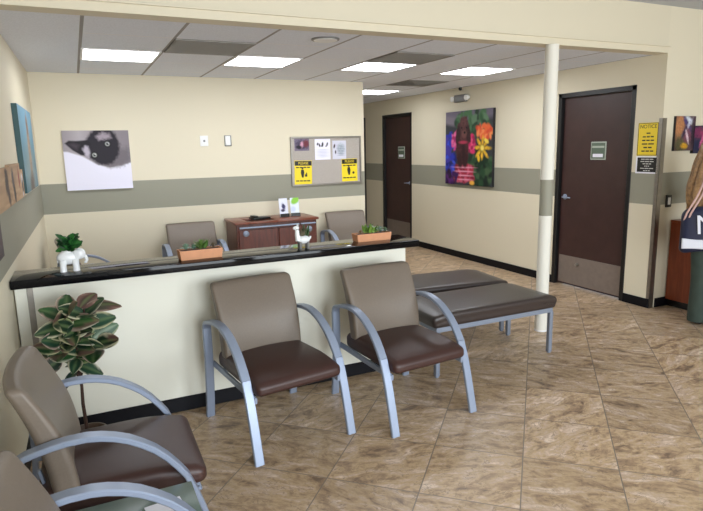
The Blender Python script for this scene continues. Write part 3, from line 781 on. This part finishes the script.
G1 = 'brown and taupe metal-arm guest chairs'
ch = make_chair('taupe-backed brown guest chair with silver arms, left of the pair against the counter', G1)
ch.location = (.967, 3.138, 0); ch.rotation_euler = (0, 0, math.radians(8.5))
dup(ch, (1.778, 3.055, 0), math.radians(5), 'taupe-backed brown guest chair with silver arms, right of the pair, beside the bench')
dup(ch, (.042, 2.40, 0), PI/2-.016, 'guest chair in the left foreground beside the variegated plant')
dup(ch, (.035, 1.45, 0), PI/2-.016, 'nearest guest chair, only its arm and back corner in the bottom left')
dup(ch, (1.10, 6.20, 0), 0, 'taupe chair behind the counter left of the cherry credenza')
dup(ch, (2.99, 6.22, 0), 0, 'taupe chair behind the counter right of the cherry credenza, under the notice board')
dup(ch, (.125, 5.86, 0), PI/2+.1, 'chair against the left wall behind the counter, mostly hidden by the elephant planter')

# little glass tables ganged between the chairs
t = thing('side_table', 'low table with pale green glass top between the two left chairs', 'table', (.04, 1.895, 0))
MB().bbox((-.25, -.105, .445), (.235, .105, .455), .003, 2).build('table_top', M['glass'], t)
MB().bbox((-.2, -.085, .415), (.2, -.065, .445), .002, 1).bbox((-.2, .065, .415), (.2, .085, .445), .002, 1).build('rail', M['silver'], t, smooth=0)
for sx in (-1, 1):
    for sy in (-1, 1): MB().bbox((sx*.185-.012, sy*.075-.012, 0), (sx*.185+.012, sy*.075+.012, .415), .002, 1).build('leg', M['silver'], t, smooth=0)
o = MB().box((-.06, -.04, 0), (.06, .04, .002)).build('paper_card', M['paper'], smooth=0); o.location = (.165, 1.87, .456); o.rotation_euler = (0, 0, .12)
tag(o, 'white card lying on the green glass table', 'card')

# ------------------------------------------------------------ benches
def make_bench(label):
    t = thing('bench', label, 'bench', (0, 0, 0), 0, 'dark vinyl benches with silver frames')
    def f(x, y, z):
        fl = 1+.03*max(0, z/.05)
        return (x*fl, y*(1+.02*max(0, z/.05)), .42+z+.012*(1-(x/.57)**2)*(1-(y/.28)**2)*(1 if z > 0 else 0)-(.028*max(0, (abs(x)-.5)/.07)**1.5 if z > 0 else 0))
    MB().cushion((.572, .272, .053), .03, 12, f).build('cushion', M['bench'], t)
    fr = MB()
    for s in (-1, 1):
        fr.bbox((-.545, s*.245-.012, .335), (.545, s*.245+.012, .372), .002, 1)
        fr.bbox((s*.53-.012, -.245, .335), (s*.53+.012, .245, .372), .002, 1)
    fr.build('frame', M['silver2'], t, smooth=0)
    for sx in (-1, 1):
        for sy in (-1, 1):
            l = MB(); l.bbox((sx*.532-.017, sy*.243-.017, .008), (sx*.532+.017, sy*.243+.017, .34), .003, 1); l.lathe([(.015, 0), (.015, .009)], 14, M=Matrix.Translation((sx*.532, sy*.243, 0)))
            l.build('leg', M['silver2'], t, smooth=0)
    return t
b1 = make_bench('nearer dark brown vinyl bench with silver legs, beside the column')
b1.location = (2.745, 3.535, 0)
dup(b1, (2.806, 4.20, 0), math.radians(-6), 'farther dark brown vinyl bench, pushed up behind the nearer one')

# ------------------------------------------------------------ credenza behind the counter
t = thing('credenza', 'low cherry wood credenza with silver rail against the back wall', 'cabinet', (2.0, 6.33, 0))
MB().bbox((-.47, -.17, .06), (.47, .30, .835), .004, 1).build('body', M['cherry'], t, smooth=0)
top = MB(); top.bbox((-.49, -.195, .835), (-.33, .31, .862), .005, 2); top.bbox((.0, -.195, .835), (.49, .31, .862), .005, 2)
top.bbox((-.33, -.195, .835), (.0, -.13, .862), .005, 2); top.bbox((-.33, .10, .835), (.0, .31, .862), .005, 2)
top.build('top', M['cherrytop'], t)
MB().box((-.33, -.13, .836), (.0, .10, .84)).build('tray_well', M['black'], t, smooth=0)
for a, b in ((-.45, -.01), (.01, .45)):
    MB().bbox((a, -.188, .12), (b, -.17, .775), .004, 1).build('door', M['cherry'], t, smooth=0)
MB().bbox((-.44, -.202, .792), (.25, -.172, .806), .003, 1).build('rail', M['silver'], t, smooth=0)
MB().bbox((.27, -.202, .792), (.45, -.172, .806), .003, 1).build('rail', M['silver'], t, smooth=0)
for x in (-.37, .37):
    MB().lathe([(.001, 0), (.033, 0), (.033, .006), (.024, .012), (.001, .013)], 24, M=Matrix.Translation((x, -.188, .735)) @ Matrix.Rotation(PI/2, 4, 'X')).build('round_pull', M['silver'], t)
MB().box((-.45, -.14, 0), (.45, .28, .06)).build('plinth', M['black'], t, smooth=0)

# brochures on the credenza
def brochure(x, label, layers, bg, rz):
    t = thing('brochure', label, 'brochure', (x, 6.37, .863), rz, 'standing brochures on the credenza')
    T_ = Matrix.Rotation(.12, 4, 'X')
    m = MB(); m.box((-.052, .0006, .004), (.052, .004, .215), 1, M=Matrix.Rotation(-.14, 4, 'X'))
    m.grid(24, 40, lambda u, v: (-.052+.104*u, 0, .004+.211*(1-v)), lambda u, v: paint(S(bg), layers, u, v), 0, M=Matrix.Rotation(-.14, 4, 'X'))
    m.build('leaflet', [M['print'], M['paper']], t, smooth=0, recalc=False)
    MB().bbox((-.056, -.022, 0), (.056, .012, .006), .001, 1).build('stand_foot', M['black'], t, smooth=0)
    MB().bbox((-.056, -.024, 0), (.056, -.021, .04), .001, 1).build('stand_lip', M['black'], t, smooth=0)
brochure(2.155, 'white brochure with a dark animal shape standing on the credenza', [(.5, .45, .22, .16, 20, (50, 50, 90), .3, .5), (.4, .66, .25, .08, 0, (70, 60, 90), .3, .4), (.5, .9, .4, .06, 0, (190, 196, 220), .3)], (226, 228, 244), .06)
brochure(2.29, 'white and green brochure standing on the right of the pair on the credenza', [(.6, .14, .5, .2, -12, (140, 200, 70), .2), (.3, .62, .3, .14, 0, (206, 216, 240), .3)], (228, 236, 246), -.08)
t = thing('desk_phone', 'flat dark phone lying on the credenza left of the brochures', 'phone', (1.86, 6.36, .863), .15)
MB().bbox((-.11, -.07, 0), (.10, .07, .022), .006, 2).build('base', M['black'], t)
MB().bbox((-.10, -.06, .022), (-.045, .06, .042), .009, 3).build('handset', M['black'], t)
MB().bbox((-.02, -.04, .0215), (.08, .05, .025), .001, 1).build('keypad', M['grey'], t, smooth=0)

# ------------------------------------------------------------ plants
G = [(44, 82, 40), (60, 104, 48), (36, 66, 42), (82, 122, 60)]
def leaf(mb, base, d, L, W, droop=.4, roll=0, c0=(52, 92, 48), c1=None, c2=None, fold=.25, mat=0, nu=6, nv=8, face=None, edge=.62):
    d = Vector(d).normalized(); up = Vector(face or (0, 0, 1)).normalized()
    side = d.cross(up)
    if side.length < .05: side = Vector((1, 0, 0))
    side.normalize(); nrm = side.cross(d).normalized()
    Rr = Matrix.Rotation(roll, 3, d); side = Rr @ side; nrm = Rr @ nrm
    sd = random.random()*50
    def P(u, v):
        w = math.sin(PI*min(1, v*.93+.03)**.8)**.75*W/2
        s = (u-.5)*2
        c = Vector(base)+d*(L*v)-Vector((0, 0, 1))*(droop*L*v*v)+side*(s*w)+nrm*(abs(s)*w*fold)
        return c
    def C(u, v):
        s = abs(u-.5)*2
        a = S(c0)
        k = .75+.5*vn(u*4+sd, v*5+sd)
        a = tuple(x*k for x in a)
        if c1 is not None:
            e = s+.45*(vn(u*3+sd, v*4)-.5)
            if e > edge: a = mixl(a, S(c1), min(1, (e-edge)/.15))
        if c2 is not None and vn(u*2.5+sd*3, v*3) > .62: a = mixl(a, S(c2), .7)
        if s < .12: a = mixl(a, S((120, 140, 90)), .4)
        return a
    mb.grid(nu, nv, P, C, mat)

# variegated rubber plant in the corner by the counter
px, py = -.075, 3.30
t = thing('rubber_plant', 'leafy variegated rubber plant with pink and cream edged leaves by the counter', 'plant', (px, py, 0))
MB().lathe([(.075, 0), (.085, .02), (.10, .12), (.105, .135), (.095, .135), (.092, .11)], 28).build('pot', M['pot'], t)
MB().lathe([(.092, .105), (.001, .115)], 24).build('soil', M['soil'], t)
st = MB()
st.tube([(0, 0, .10), (-.008, .0, .3), (-.004, 0, .40), (-.012, 0, .47)], [.010, .009, .008, .008], 8)
tips = [(-.085, -.01, .64), (-.01, -.03, .60), (.075, -.01, .66), (-.045, -.02, .84), (.05, -.01, .84), (-.01, -.04, .72)]
for a in tips: st.tube([(-.01, 0, .44), (a[0]*.5, a[1]*.5, .5+(a[2]-.5)*.35), (a[0]*.85, a[1]*.85, .5+(a[2]-.5)*.75), a], [.007, .006, .005, .004], 7)
st.build('stem', M['stem'], t)
lf = MB(); rr = random.Random(12)
EDG = [(206, 200, 168), (186, 160, 146), (196, 190, 150), (150, 156, 110), (214, 208, 186)]
BL = [None, None, (122, 92, 84), (104, 70, 66), None]
# (crown point, number of leaves, lowest rise, highest rise)
for (ax_, ay_, az_), n, e0, e1_, Ls in [((-.045, -.02, .77), 10, .0, .9, .165), ((.05, -.01, .765), 8, .05, .9, .16), ((-.085, -.01, .62), 9, -.15, .7, .15), ((.075, -.01, .63), 9, .0, .7, .16), ((-.01, -.04, .70), 8, -.05, .6, .15), ((-.01, -.03, .58), 6, -.3, .3, .13)]:
    for k in range(n):
        ph = k*2.4+ax_*30; el = e0+(e1_-e0)*(k/(n-1))
        L = Ls*rr.uniform(.9, 1.12)
        dx, dy = math.cos(ph), math.sin(ph)
        if px+ax_+dx*L < XL+.0: dx *= .3; el += .3
        if py+ay_+dy*L > 3.57: dy *= -.6
        leaf(lf, (ax_, ay_, az_-.05+.10*k/n), (dx, dy, el), L, L*rr.uniform(.56, .68), rr.uniform(.05, .25), rr.uniform(-.25, .25), rr.choice([(22, 56, 28), (30, 70, 32), (20, 44, 28), (38, 68, 50)]), rr.choice(EDG), rr.choice(BL), .15, face=(rr.uniform(-.4, .4), rr.uniform(-1, -.5), rr.uniform(.3, .9)), edge=.78)
leaf(lf, (.06, -.01, .83), (.95, -.25, .38), .19, .085, .35, .9, (70, 66, 54), (160, 136, 122), (96, 62, 58), face=(0, -.8, .6))
leaf(lf, (.03, -.01, .84), (.5, -.2, .7), .15, .085, .3, .4, (74, 62, 54), (150, 120, 108), (86, 58, 54), face=(0, -.8, .6))
leaf(lf, (-.02, -.01, .50), (-.6, -.5, -.75), .12, .075, 0, .1, (24, 58, 50), None, None)
lf.build('foliage', M['leaf'], t, smooth=60, recalc=False)

def rosette(mb, c, r, n, h, cc, c1=None, rings=3):
    for q in range(rings):
        for k in range(n):
            ph = 2*PI*(k+q*.5)/n; f = 1-q/(rings+.5)
            leaf(mb, c, (math.cos(ph)*f, math.sin(ph)*f, .45+q*.7), r*(1-.12*q)+h*q*.2, r*.5, .15, 0, cc, c1, None, .3, 0, 4, 4)

def planter(x, y, w, d, h, label, seed, rz=0):
    t = thing('terracotta_planter', label, 'planter', (x, y, CT), rz, 'long terracotta planters on the counter')
    m = MB(); k = .94
    def ring(z, s, dx): return [(-w/2*s+dx, -d/2*s, z), (w/2*s-dx, -d/2*s, z), (w/2*s-dx, d/2*s, z), (-w/2*s+dx, d/2*s, z)]
    vs = ring(0, k, 0)+ring(h, 1, 0)+ring(h, .93, -.001)+ring(h-.012, .92, 0)
    fs = [(3, 2, 1, 0)]+[(a*4+i, a*4+(i+1) % 4, a*4+4+(i+1) % 4, a*4+4+i) for a in range(3) for i in range(4)]+[(12, 13, 14, 15)]
    m.add(vs, fs)
    bm_o = m.build('trough', M['terra'], t, smooth=0)
    bv = bm_o.modifiers.new('b', 'BEVEL'); bv.width = .004; bv.segments = 2; bv.limit_method = 'ANGLE'
    MB().box((-w*.45, -d*.44, h-.013), (w*.45, d*.44, h-.008)).build('soil', M['soil'], t, smooth=0)
    f = MB(); r_ = random.Random(seed)
    return t, f, r_
t, f, r_ = planter(.664, 3.64, .268, .10, .060, 'terracotta trough of succulents on the counter left of the llama planter', 1, math.radians(2))
rosette(f, (-.085, 0, .06), .045, 9, .03, (120, 150, 132), (150, 170, 150)); rosette(f, (-.04, -.01, .06), .035, 8, .03, (110, 140, 120))
rosette(f, (.085, 0, .06), .035, 8, .03, (92, 84, 66), (120, 96, 84))
for k in range(26):
    ph = r_.uniform(0, 6.28); leaf(f, (r_.uniform(-.01, .04), r_.uniform(-.02, .02), .06), (math.cos(ph)*.6, math.sin(ph)*.6, r_.uniform(.4, 1.3)), r_.uniform(.05, .085), .022, .1, 0, r_.choice([(82, 128, 48), (64, 104, 42), (104, 140, 60)]), None, None, .2, 0, 2, 4)
f.build('succulents', M['leaf'], t, smooth=60, recalc=False)
t, f, r_ = planter(1.895, 3.665, .275, .10, .056, 'terracotta trough of succulents at the right end of the counter', 2, math.radians(-1))
rosette(f, (.07, 0, .055), .05, 10, .03, (128, 146, 136), (160, 170, 160)); rosette(f, (.11, 0, .055), .035, 8, .03, (90, 112, 90)); rosette(f, (-.09, 0, .055), .03, 7, .02, (120, 92, 66))
for k in range(34):
    ph = r_.uniform(0, 6.28); leaf(f, (r_.uniform(-.06, .04), r_.uniform(-.02, .02), .055), (math.cos(ph)*.6, math.sin(ph)*.6, r_.uniform(.4, 1.3)), r_.uniform(.05, .085), .022, .1, 0, r_.choice([(120, 160, 60), (92, 132, 50), (140, 170, 84)]), None, None, .2, 0, 2, 4)
f.build('succulents', M['leaf'], t, smooth=60, recalc=False)

# skin-modifier helper
def skinned(name, chains, m, parent, sub=2, smooth=True):
    """chains: list of polylines [(x,y,z,r)...]; equal points are shared; first vertex is the root"""
    vs = []; rs = []; es = []; idx = {}
    for chn in chains:
        prev = None
        for p in chn:
            key = (round(p[0], 4), round(p[1], 4), round(p[2], 4))
            if key not in idx:
                idx[key] = len(vs); vs.append(p[:3]); r = p[3]; rs.append(r if isinstance(r, tuple) else (r, r))
            i = idx[key]
            if prev is not None and prev != i: es.append((prev, i))
            prev = i
    me = bpy.data.meshes.new(name); me.from_pydata(vs, es, []); me.materials.append(m)
    o = obj(name, me, parent)
    sk = o.modifiers.new('skin', 'SKIN'); sk.use_smooth_shade = True
    for i, r in enumerate(rs): me.skin_vertices[0].data[i].radius = r
    me.skin_vertices[0].data[0].use_root = True
    sb = o.modifiers.new('sub', 'SUBSURF'); sb.levels = sub; sb.render_levels = sub
    return o

# elephant planter, facing right
t = thing('elephant_planter', 'white ceramic elephant planter on the left end of the counter', 'planter', (-.068, 3.64, CT), 0)
e = MB()
e.ball((-.012, 0, .078), (.062, .038, .042), 20)
e.lathe([(.026, .09), (.030, .118), (.026, .12), (.022, .10)], 20, M=Matrix.Translation((-.015, 0, 0)))
e.ball((.046, 0, .094), (.034, .029, .033), 16)
for sx, sy in ((-.044, -.02), (-.044, .02), (.024, -.02), (.024, .02)): e.tube([(sx, sy, 0), (sx, sy, .03), (sx*.9, sy, .07)], [.019, .017, .022], 12)
e.tube([(.060, 0, .09), (.077, 0, .075), (.083, 0, .055), (.076, 0, .042), (.068, 0, .044)], [.014, .011, .009, .008, .007], 12)
e.tube([(-.064, 0, .085), (-.070, 0, .065), (-.069, 0, .05)], [.004, .003, .003], 8)
e.build('body', M['ceramic'], t)
for s in (-1, 1):
    MB().ball((0, 0, 0), (.024, .005, .028), 14, M=Matrix.Translation((.032, s*.030, .092)) @ Matrix.Rotation(s*.35, 4, 'Z')).build('ear', M['ceramic'], t)
f = MB(); r_ = random.Random(5)
for k in range(70):
    ph = r_.uniform(0, 6.28); el = r_.uniform(-.1, 1.5)
    leaf(f, (.0+r_.uniform(-.02, .02), r_.uniform(-.01, .01), .125+r_.uniform(0, .05)), (math.cos(ph), math.sin(ph), el), r_.uniform(.045, .075), r_.uniform(.028, .042), r_.uniform(.0, .3), r_.uniform(-.5, .5), r_.choice([(30, 78, 36), (42, 100, 44), (24, 58, 32), (56, 120, 56)]), None, None, .2, 0, 3, 4, face=(r_.uniform(-.5, .5), -.8, .7))
f.build('plant', M['leaf'], t, smooth=60, recalc=False)

# llama planter
t = thing('llama_planter', 'small white ceramic llama planter with dark feet on the counter', 'planter', (1.335, 3.60, CT), 0)
e = MB()
e.ball((.012, 0, .062), (.045, .030, .028), 18)
e.tube([(-.025, 0, .06), (-.033, 0, .095), (-.034, 0, .13)], [.022, .016, .014], 14)
e.ball((-.040, 0, .143), (.022, .014, .014), 14)
for s in (-1, 1): e.tube([(-.03, s*.007, .15), (-.028, s*.010, .172)], [.005, .002], 8)
e.tube([(.055, 0, .065), (.062, 0, .082)], [.009, .006], 10)
e.build('body', M['ceramic'], t)
for sx in (-.018, .036):
    for sy in (-.014, .014): MB().tube([(sx, sy, 0), (sx, sy, .05)], [.009, .010], 10).build('leg', M['grey'], t)
f = MB(); r_ = random.Random(9)
for k in range(40):
    ph = r_.uniform(0, 6.28)
    leaf(f, (.015+r_.uniform(-.02, .03), r_.uniform(-.008, .008), .08), (math.cos(ph)*.5, math.sin(ph)*.4, r_.uniform(.6, 1.8)), r_.uniform(.05, .105), r_.uniform(.008, .016), .1, 0, r_.choice([(36, 66, 44), (58, 96, 56), (84, 104, 70), (98, 78, 70)]), None, None, .2, 0, 2, 5)
f.build('plant', M['leaf'], t, smooth=60, recalc=False)

# ------------------------------------------------------------ cherry cabinet at the right
t = thing('reception_cabinet', 'orange cherry wood cabinet on a black plinth beside the standing person', 'cabinet', (5.252, YH-.014, 0))
MB().bbox((0, -.39, .076), (.58, 0, .852), .003, 1).build('body', M['cherryred'], t, smooth=0)
MB().bbox((-.006, -.396, .852), (.60, 0, .875), .004, 2).build('top', M['cherryred'], t, smooth=0)
MB().box((.04, -.35, 0), (.55, 0, .076)).build('plinth', M['black'], t, smooth=0)

# ------------------------------------------------------------ person with a bag
M['skin'] = mat('skin', (214, 170, 146), rough=.5)
M['hair'] = mat('blonde_brown_hair', (150, 116, 78), rough=.45, var=.35, vscale=40)
M['trouser'] = mat('dark_green_cloth', (50, 62, 54), rough=.85, var=.12, vscale=14, bump=.2, bscale=90)
M['jacket'] = mat('dark_knit', (42, 50, 48), rough=.85, bump=.2, bscale=120)
M['navy'] = mat('navy_nylon', (24, 30, 58), rough=.5)
M['bagwhite'] = mat('bag_white', (220, 222, 232), rough=.5)
M['pink'] = mat('pink_strap', (196, 160, 152), rough=.6)
M['shoe'] = mat('dark_shoe', (30, 32, 32), rough=.6)
PX, PY = 5.065, 3.13
t = thing('person', 'standing person with long blonde hair in dark green flared trousers, seen from behind', 'person', (PX, PY, .012), math.radians(33))
t.rotation_euler = (math.radians(-4), 0, math.radians(33))
# local frame: faces +x (towards the desk), y lateral
Hp = .90
def leg(s): return [(0, 0, Hp, (.135, .115)), (.0, s*.085, Hp-.08, .085), (.015, s*.095, .48, .055), (-.01, s*.10, .10, .038), (.0, s*.10, .05, .036), (.07, s*.105, .03, .034), (.14, s*.11, .025, .026)]
def arm(s, hand=(.30, .10, 1.0)):
    return [(0, 0, 1.30, (.12, .09)), (.0, s*.11, 1.31, .052), (-.005, s*.15, 1.265, .044), (.045, s*.165, 1.04, .036), (.20, s*.115, 1.13, .026), (.235, s*.10, 1.15, .022)]
body = skinned('body', [[(0, 0, Hp, (.135, .115)), (.005, 0, 1.02, (.11, .09)), (.01, 0, 1.16, (.115, .095)), (0, 0, 1.30, (.12, .09)), (0, 0, 1.39, .046), (.01, 0, 1.44, .044), (.02, 0, 1.50, (.072, .082)), (.02, 0, 1.56, (.075, .088)), (.015, 0, 1.61, (.055, .06))],
               leg(-1), leg(1), arm(-1), arm(1)], M['skin'], t)
for s in (-1, 1):
    for k, (dz, L) in enumerate(((-.024, .060), (-.008, .072), (.008, .076), (.024, .066))):
        skinned('finger', [[(.235, s*.10, 1.15+dz*.6, .010), (.268, s*.092, 1.16+dz, .0095), (.268+L*.5, s*.078, 1.168+dz, .008), (.268+L*.8, s*.058, 1.168+dz, .0065)]], M['skin'], t, 1)
    skinned('thumb', [[(.235, s*.10, 1.162, .011), (.246, s*.088, 1.195, .0095), (.266, s*.074, 1.218, .008)]], M['skin'], t, 1)
fc = MB()
fc.ball((.098, 0, 1.525), (.018, .012, .020), 10)
for s in (-1, 1): fc.ball((.015, s*.084, 1.53), (.018, .008, .026), 10)
fc.build('nose_and_ears', M['skin'], t)
ey = MB()
for s in (-1, 1): ey.ball((.086, s*.03, 1.55), (.010, .013, .009), 10); ey.ball((.0945, s*.03, 1.55), (.004, .005, .006), 8, 1)
ey.build('eyes', [M['white'], M['ink']], t)
M['lip'] = mat('lips', (176, 100, 92), rough=.4)
MB().ball((.090, 0, 1.485), (.008, .022, .006), 10).build('mouth', M['lip'], t)
# hair: one continuous shell falling down the back
h = MB(); nz = 26
def hairP(u, v):
    a = (u-.5)*2*2.25+PI                       # around the back and sides
    if v < .3:
        f = v/.3; th = f*PI/2
        r = math.sin(th); z = 1.535+.108*math.cos(th)
        return (.018+math.cos(a)*.102*r-.004, math.sin(a)*.098*r, z)
    f = (v-.3)/.7
    wob = .010*math.sin(u*60+v*9)+.006*math.sin(u*121)
    rx = .098+.045*f; ry = .094+.095*math.sin(f*1.9)
    x = .014+math.cos(a)*(rx+wob)-.02*f; x = min(x, .05)
    return (x, math.sin(a)*(ry+wob), 1.535-.50*f-.02*math.sin(u*47)*f)
h.grid(64, nz, hairP)
ho = h.build('hair', M['hair'], t, smooth=180, recalc=False)
so = ho.modifiers.new('s', 'SOLIDIFY'); so.thickness = .014; so.offset = -1
# clothing
tr_ = MB()
for s in (-1, 1):
    n = 22; prof = [(.93, .0, .115, .13, .04), (.84, .0, .105, .115, .075), (.70, .005, .092, .098, .092), (.48, .01, .078, .082, .097), (.30, .0, .086, .090, .10), (.14, -.012, .104, .108, .104), (.03, -.018, .116, .118, .106)]
    vs = []
    for j, (z, cx, rx, ry, cy) in enumerate(prof):
        for k in range(n):
            w = 2*PI*k/n; r = 1+.05*math.sin(3*w+j)*(j/6)
            vs.append((cx+rx*.9*r*math.cos(w), s*cy+ry*.82*r*math.sin(w), z))
    fs = [(j*n+k, j*n+(k+1) % n, (j+1)*n+(k+1) % n, (j+1)*n+k) for j in range(len(prof)-1) for k in range(n)]
    tr_.add(vs, fs)
to = tr_.build('trousers', M['trouser'], t, smooth=60, recalc=True)
sv = to.modifiers.new('sub', 'SUBSURF'); sv.levels = 1; sv.render_levels = 2
skinned('jacket', [[(0, 0, .93, (.145, .14)), (.005, 0, 1.03, (.125, .11)), (.01, 0, 1.16, (.13, .112)), (0, 0, 1.29, (.135, .105)), (0, 0, 1.375, (.062, .06))],
                   [(0, 0, 1.29, (.135, .105)), (0, .11, 1.31, .062), (-.005, .15, 1.265, .053), (.045, .165, 1.04, .046), (.185, .12, 1.122, .037)],
                   [(0, 0, 1.29, (.135, .105)), (0, -.11, 1.31, .062), (-.005, -.15, 1.265, .053), (.045, -.165, 1.04, .046), (.185, -.12, 1.122, .037)]], M['jacket'], t)
for s in (-1, 1):
    MB().cushion((.135, .05, .045), .035, 6, lambda x, y, z, s=s: (x+.045, s*.105+y*(1.05 if x > 0 else .85), .046+z*(1-.3*max(0, x/.135)))).build('shoe', M['shoe'], t)

# bag slung behind the person
t = thing('duffel_bag', 'navy and white gym bag with a white letter N hanging on the person\'s back', 'bag', (4.815, 3.085, .90), math.radians(-57))
def bagf(x, y, z):
    zz = z-.02*(x/.2)**2
    return (x, y*(1-.25*max(0, z/.17)), zz+.10*x)
MB().cushion((.205, .075, .195), .06, 10, bagf).build('body', M['navy'], t)
# white sweep along the lower half
sw = MB()
def swp(u, v):
    x = -.185+.37*u; lo = -.172+.03*abs(x/.18); hi = -.05-.05*math.sin(u*PI)+.03*u
    z = lo+(hi-lo)*v; xx, yy, zz2 = bagf(x, -.0775, z); return (xx, yy+.002*abs(x/.19)+.02*max(0, abs(x)-.15), zz2)
sw.grid(24, 6, swp)
so_ = sw.build('white_sweep', M['bagwhite'], t, smooth=60, recalc=False); q = so_.modifiers.new('s', 'SOLIDIFY'); q.thickness = .004; q.offset = 0
tm = MB(); text_mb(tm, 'N', .23, Matrix.Translation((-.005, -.083, .035)) @ Matrix.Rotation(-.1, 4, 'Y') @ FY, ext=.006)
tm.build('letter', M['bagwhite'], t, smooth=0)
st = MB()
for dx in (0, .03):
    st.tube([(-.19+dx, -.03, .03), (-.165+dx, -.07, .13), (-.10+dx, -.04, .27), (-.05+dx, .06, .42), (-.02+dx, .14, .50)], .008, 8)
st.build('strap', M['pink'], t)

# ------------------------------------------------------------ light
def area(name, loc, rot, sx, sy, power, color):
    L = bpy.data.lights.new(name, 'AREA'); L.shape = 'RECTANGLE'; L.size = sx; L.size_y = sy; L.energy = power; L.color = color
    o = bpy.data.objects.new(name, L); col.objects.link(o); o.location = loc; o.rotation_euler = rot; return o
for k, w in enumerate(wins):      # daylight entering through the street windows
    area('window_daylight', ((w[0]+w[1])/2, YF+.02, (WZ[0]+WZ[1])/2), (math.radians(90), 0, 0), w[1]-w[0]-.1, WZ[1]-WZ[0]-.1, 185, (.88, .945, 1.0))
w_ = bpy.data.worlds.new('World'); sc.world = w_; w_.use_nodes = True
bg = w_.node_tree.nodes['Background']
sky = w_.node_tree.nodes.new('ShaderNodeTexSky'); sky.sky_type = 'NISHITA'; sky.sun_disc = False; sky.sun_elevation = math.radians(45)
w_.node_tree.links.new(sky.outputs[0], bg.inputs[0]); bg.inputs[1].default_value = .25

# ------------------------------------------------------------ camera
f, yaw, pit, rol, H = 576.072, .44108, .18588, -.02166, 1.6438

F = Vector((math.sin(yaw)*math.cos(pit), math.cos(yaw)*math.cos(pit), -math.sin(pit)))
R = Vector((math.cos(yaw), -math.sin(yaw), 0)); U = R.cross(F)
R2 = R*math.cos(rol)+U*math.sin(rol); U2 = -R*math.sin(rol)+U*math.cos(rol)
cam = bpy.data.cameras.new('Camera'); cam.sensor_width = 36; cam.sensor_fit = 'HORIZONTAL'; cam.lens = f/703*36; cam.clip_start = .02
co = bpy.data.objects.new('Camera', cam); col.objects.link(co)
Mx = Matrix((R2, U2, -F)).transposed().to_4x4(); Mx.translation = (0, 0, H)
co.matrix_world = Mx
sc.camera = co
vs_ = sc.view_settings; vs_.view_transform = 'Standard'; vs_.look = 'None'; vs_.gamma = 1; vs_.use_curve_mapping = False; vs_.exposure = -.06
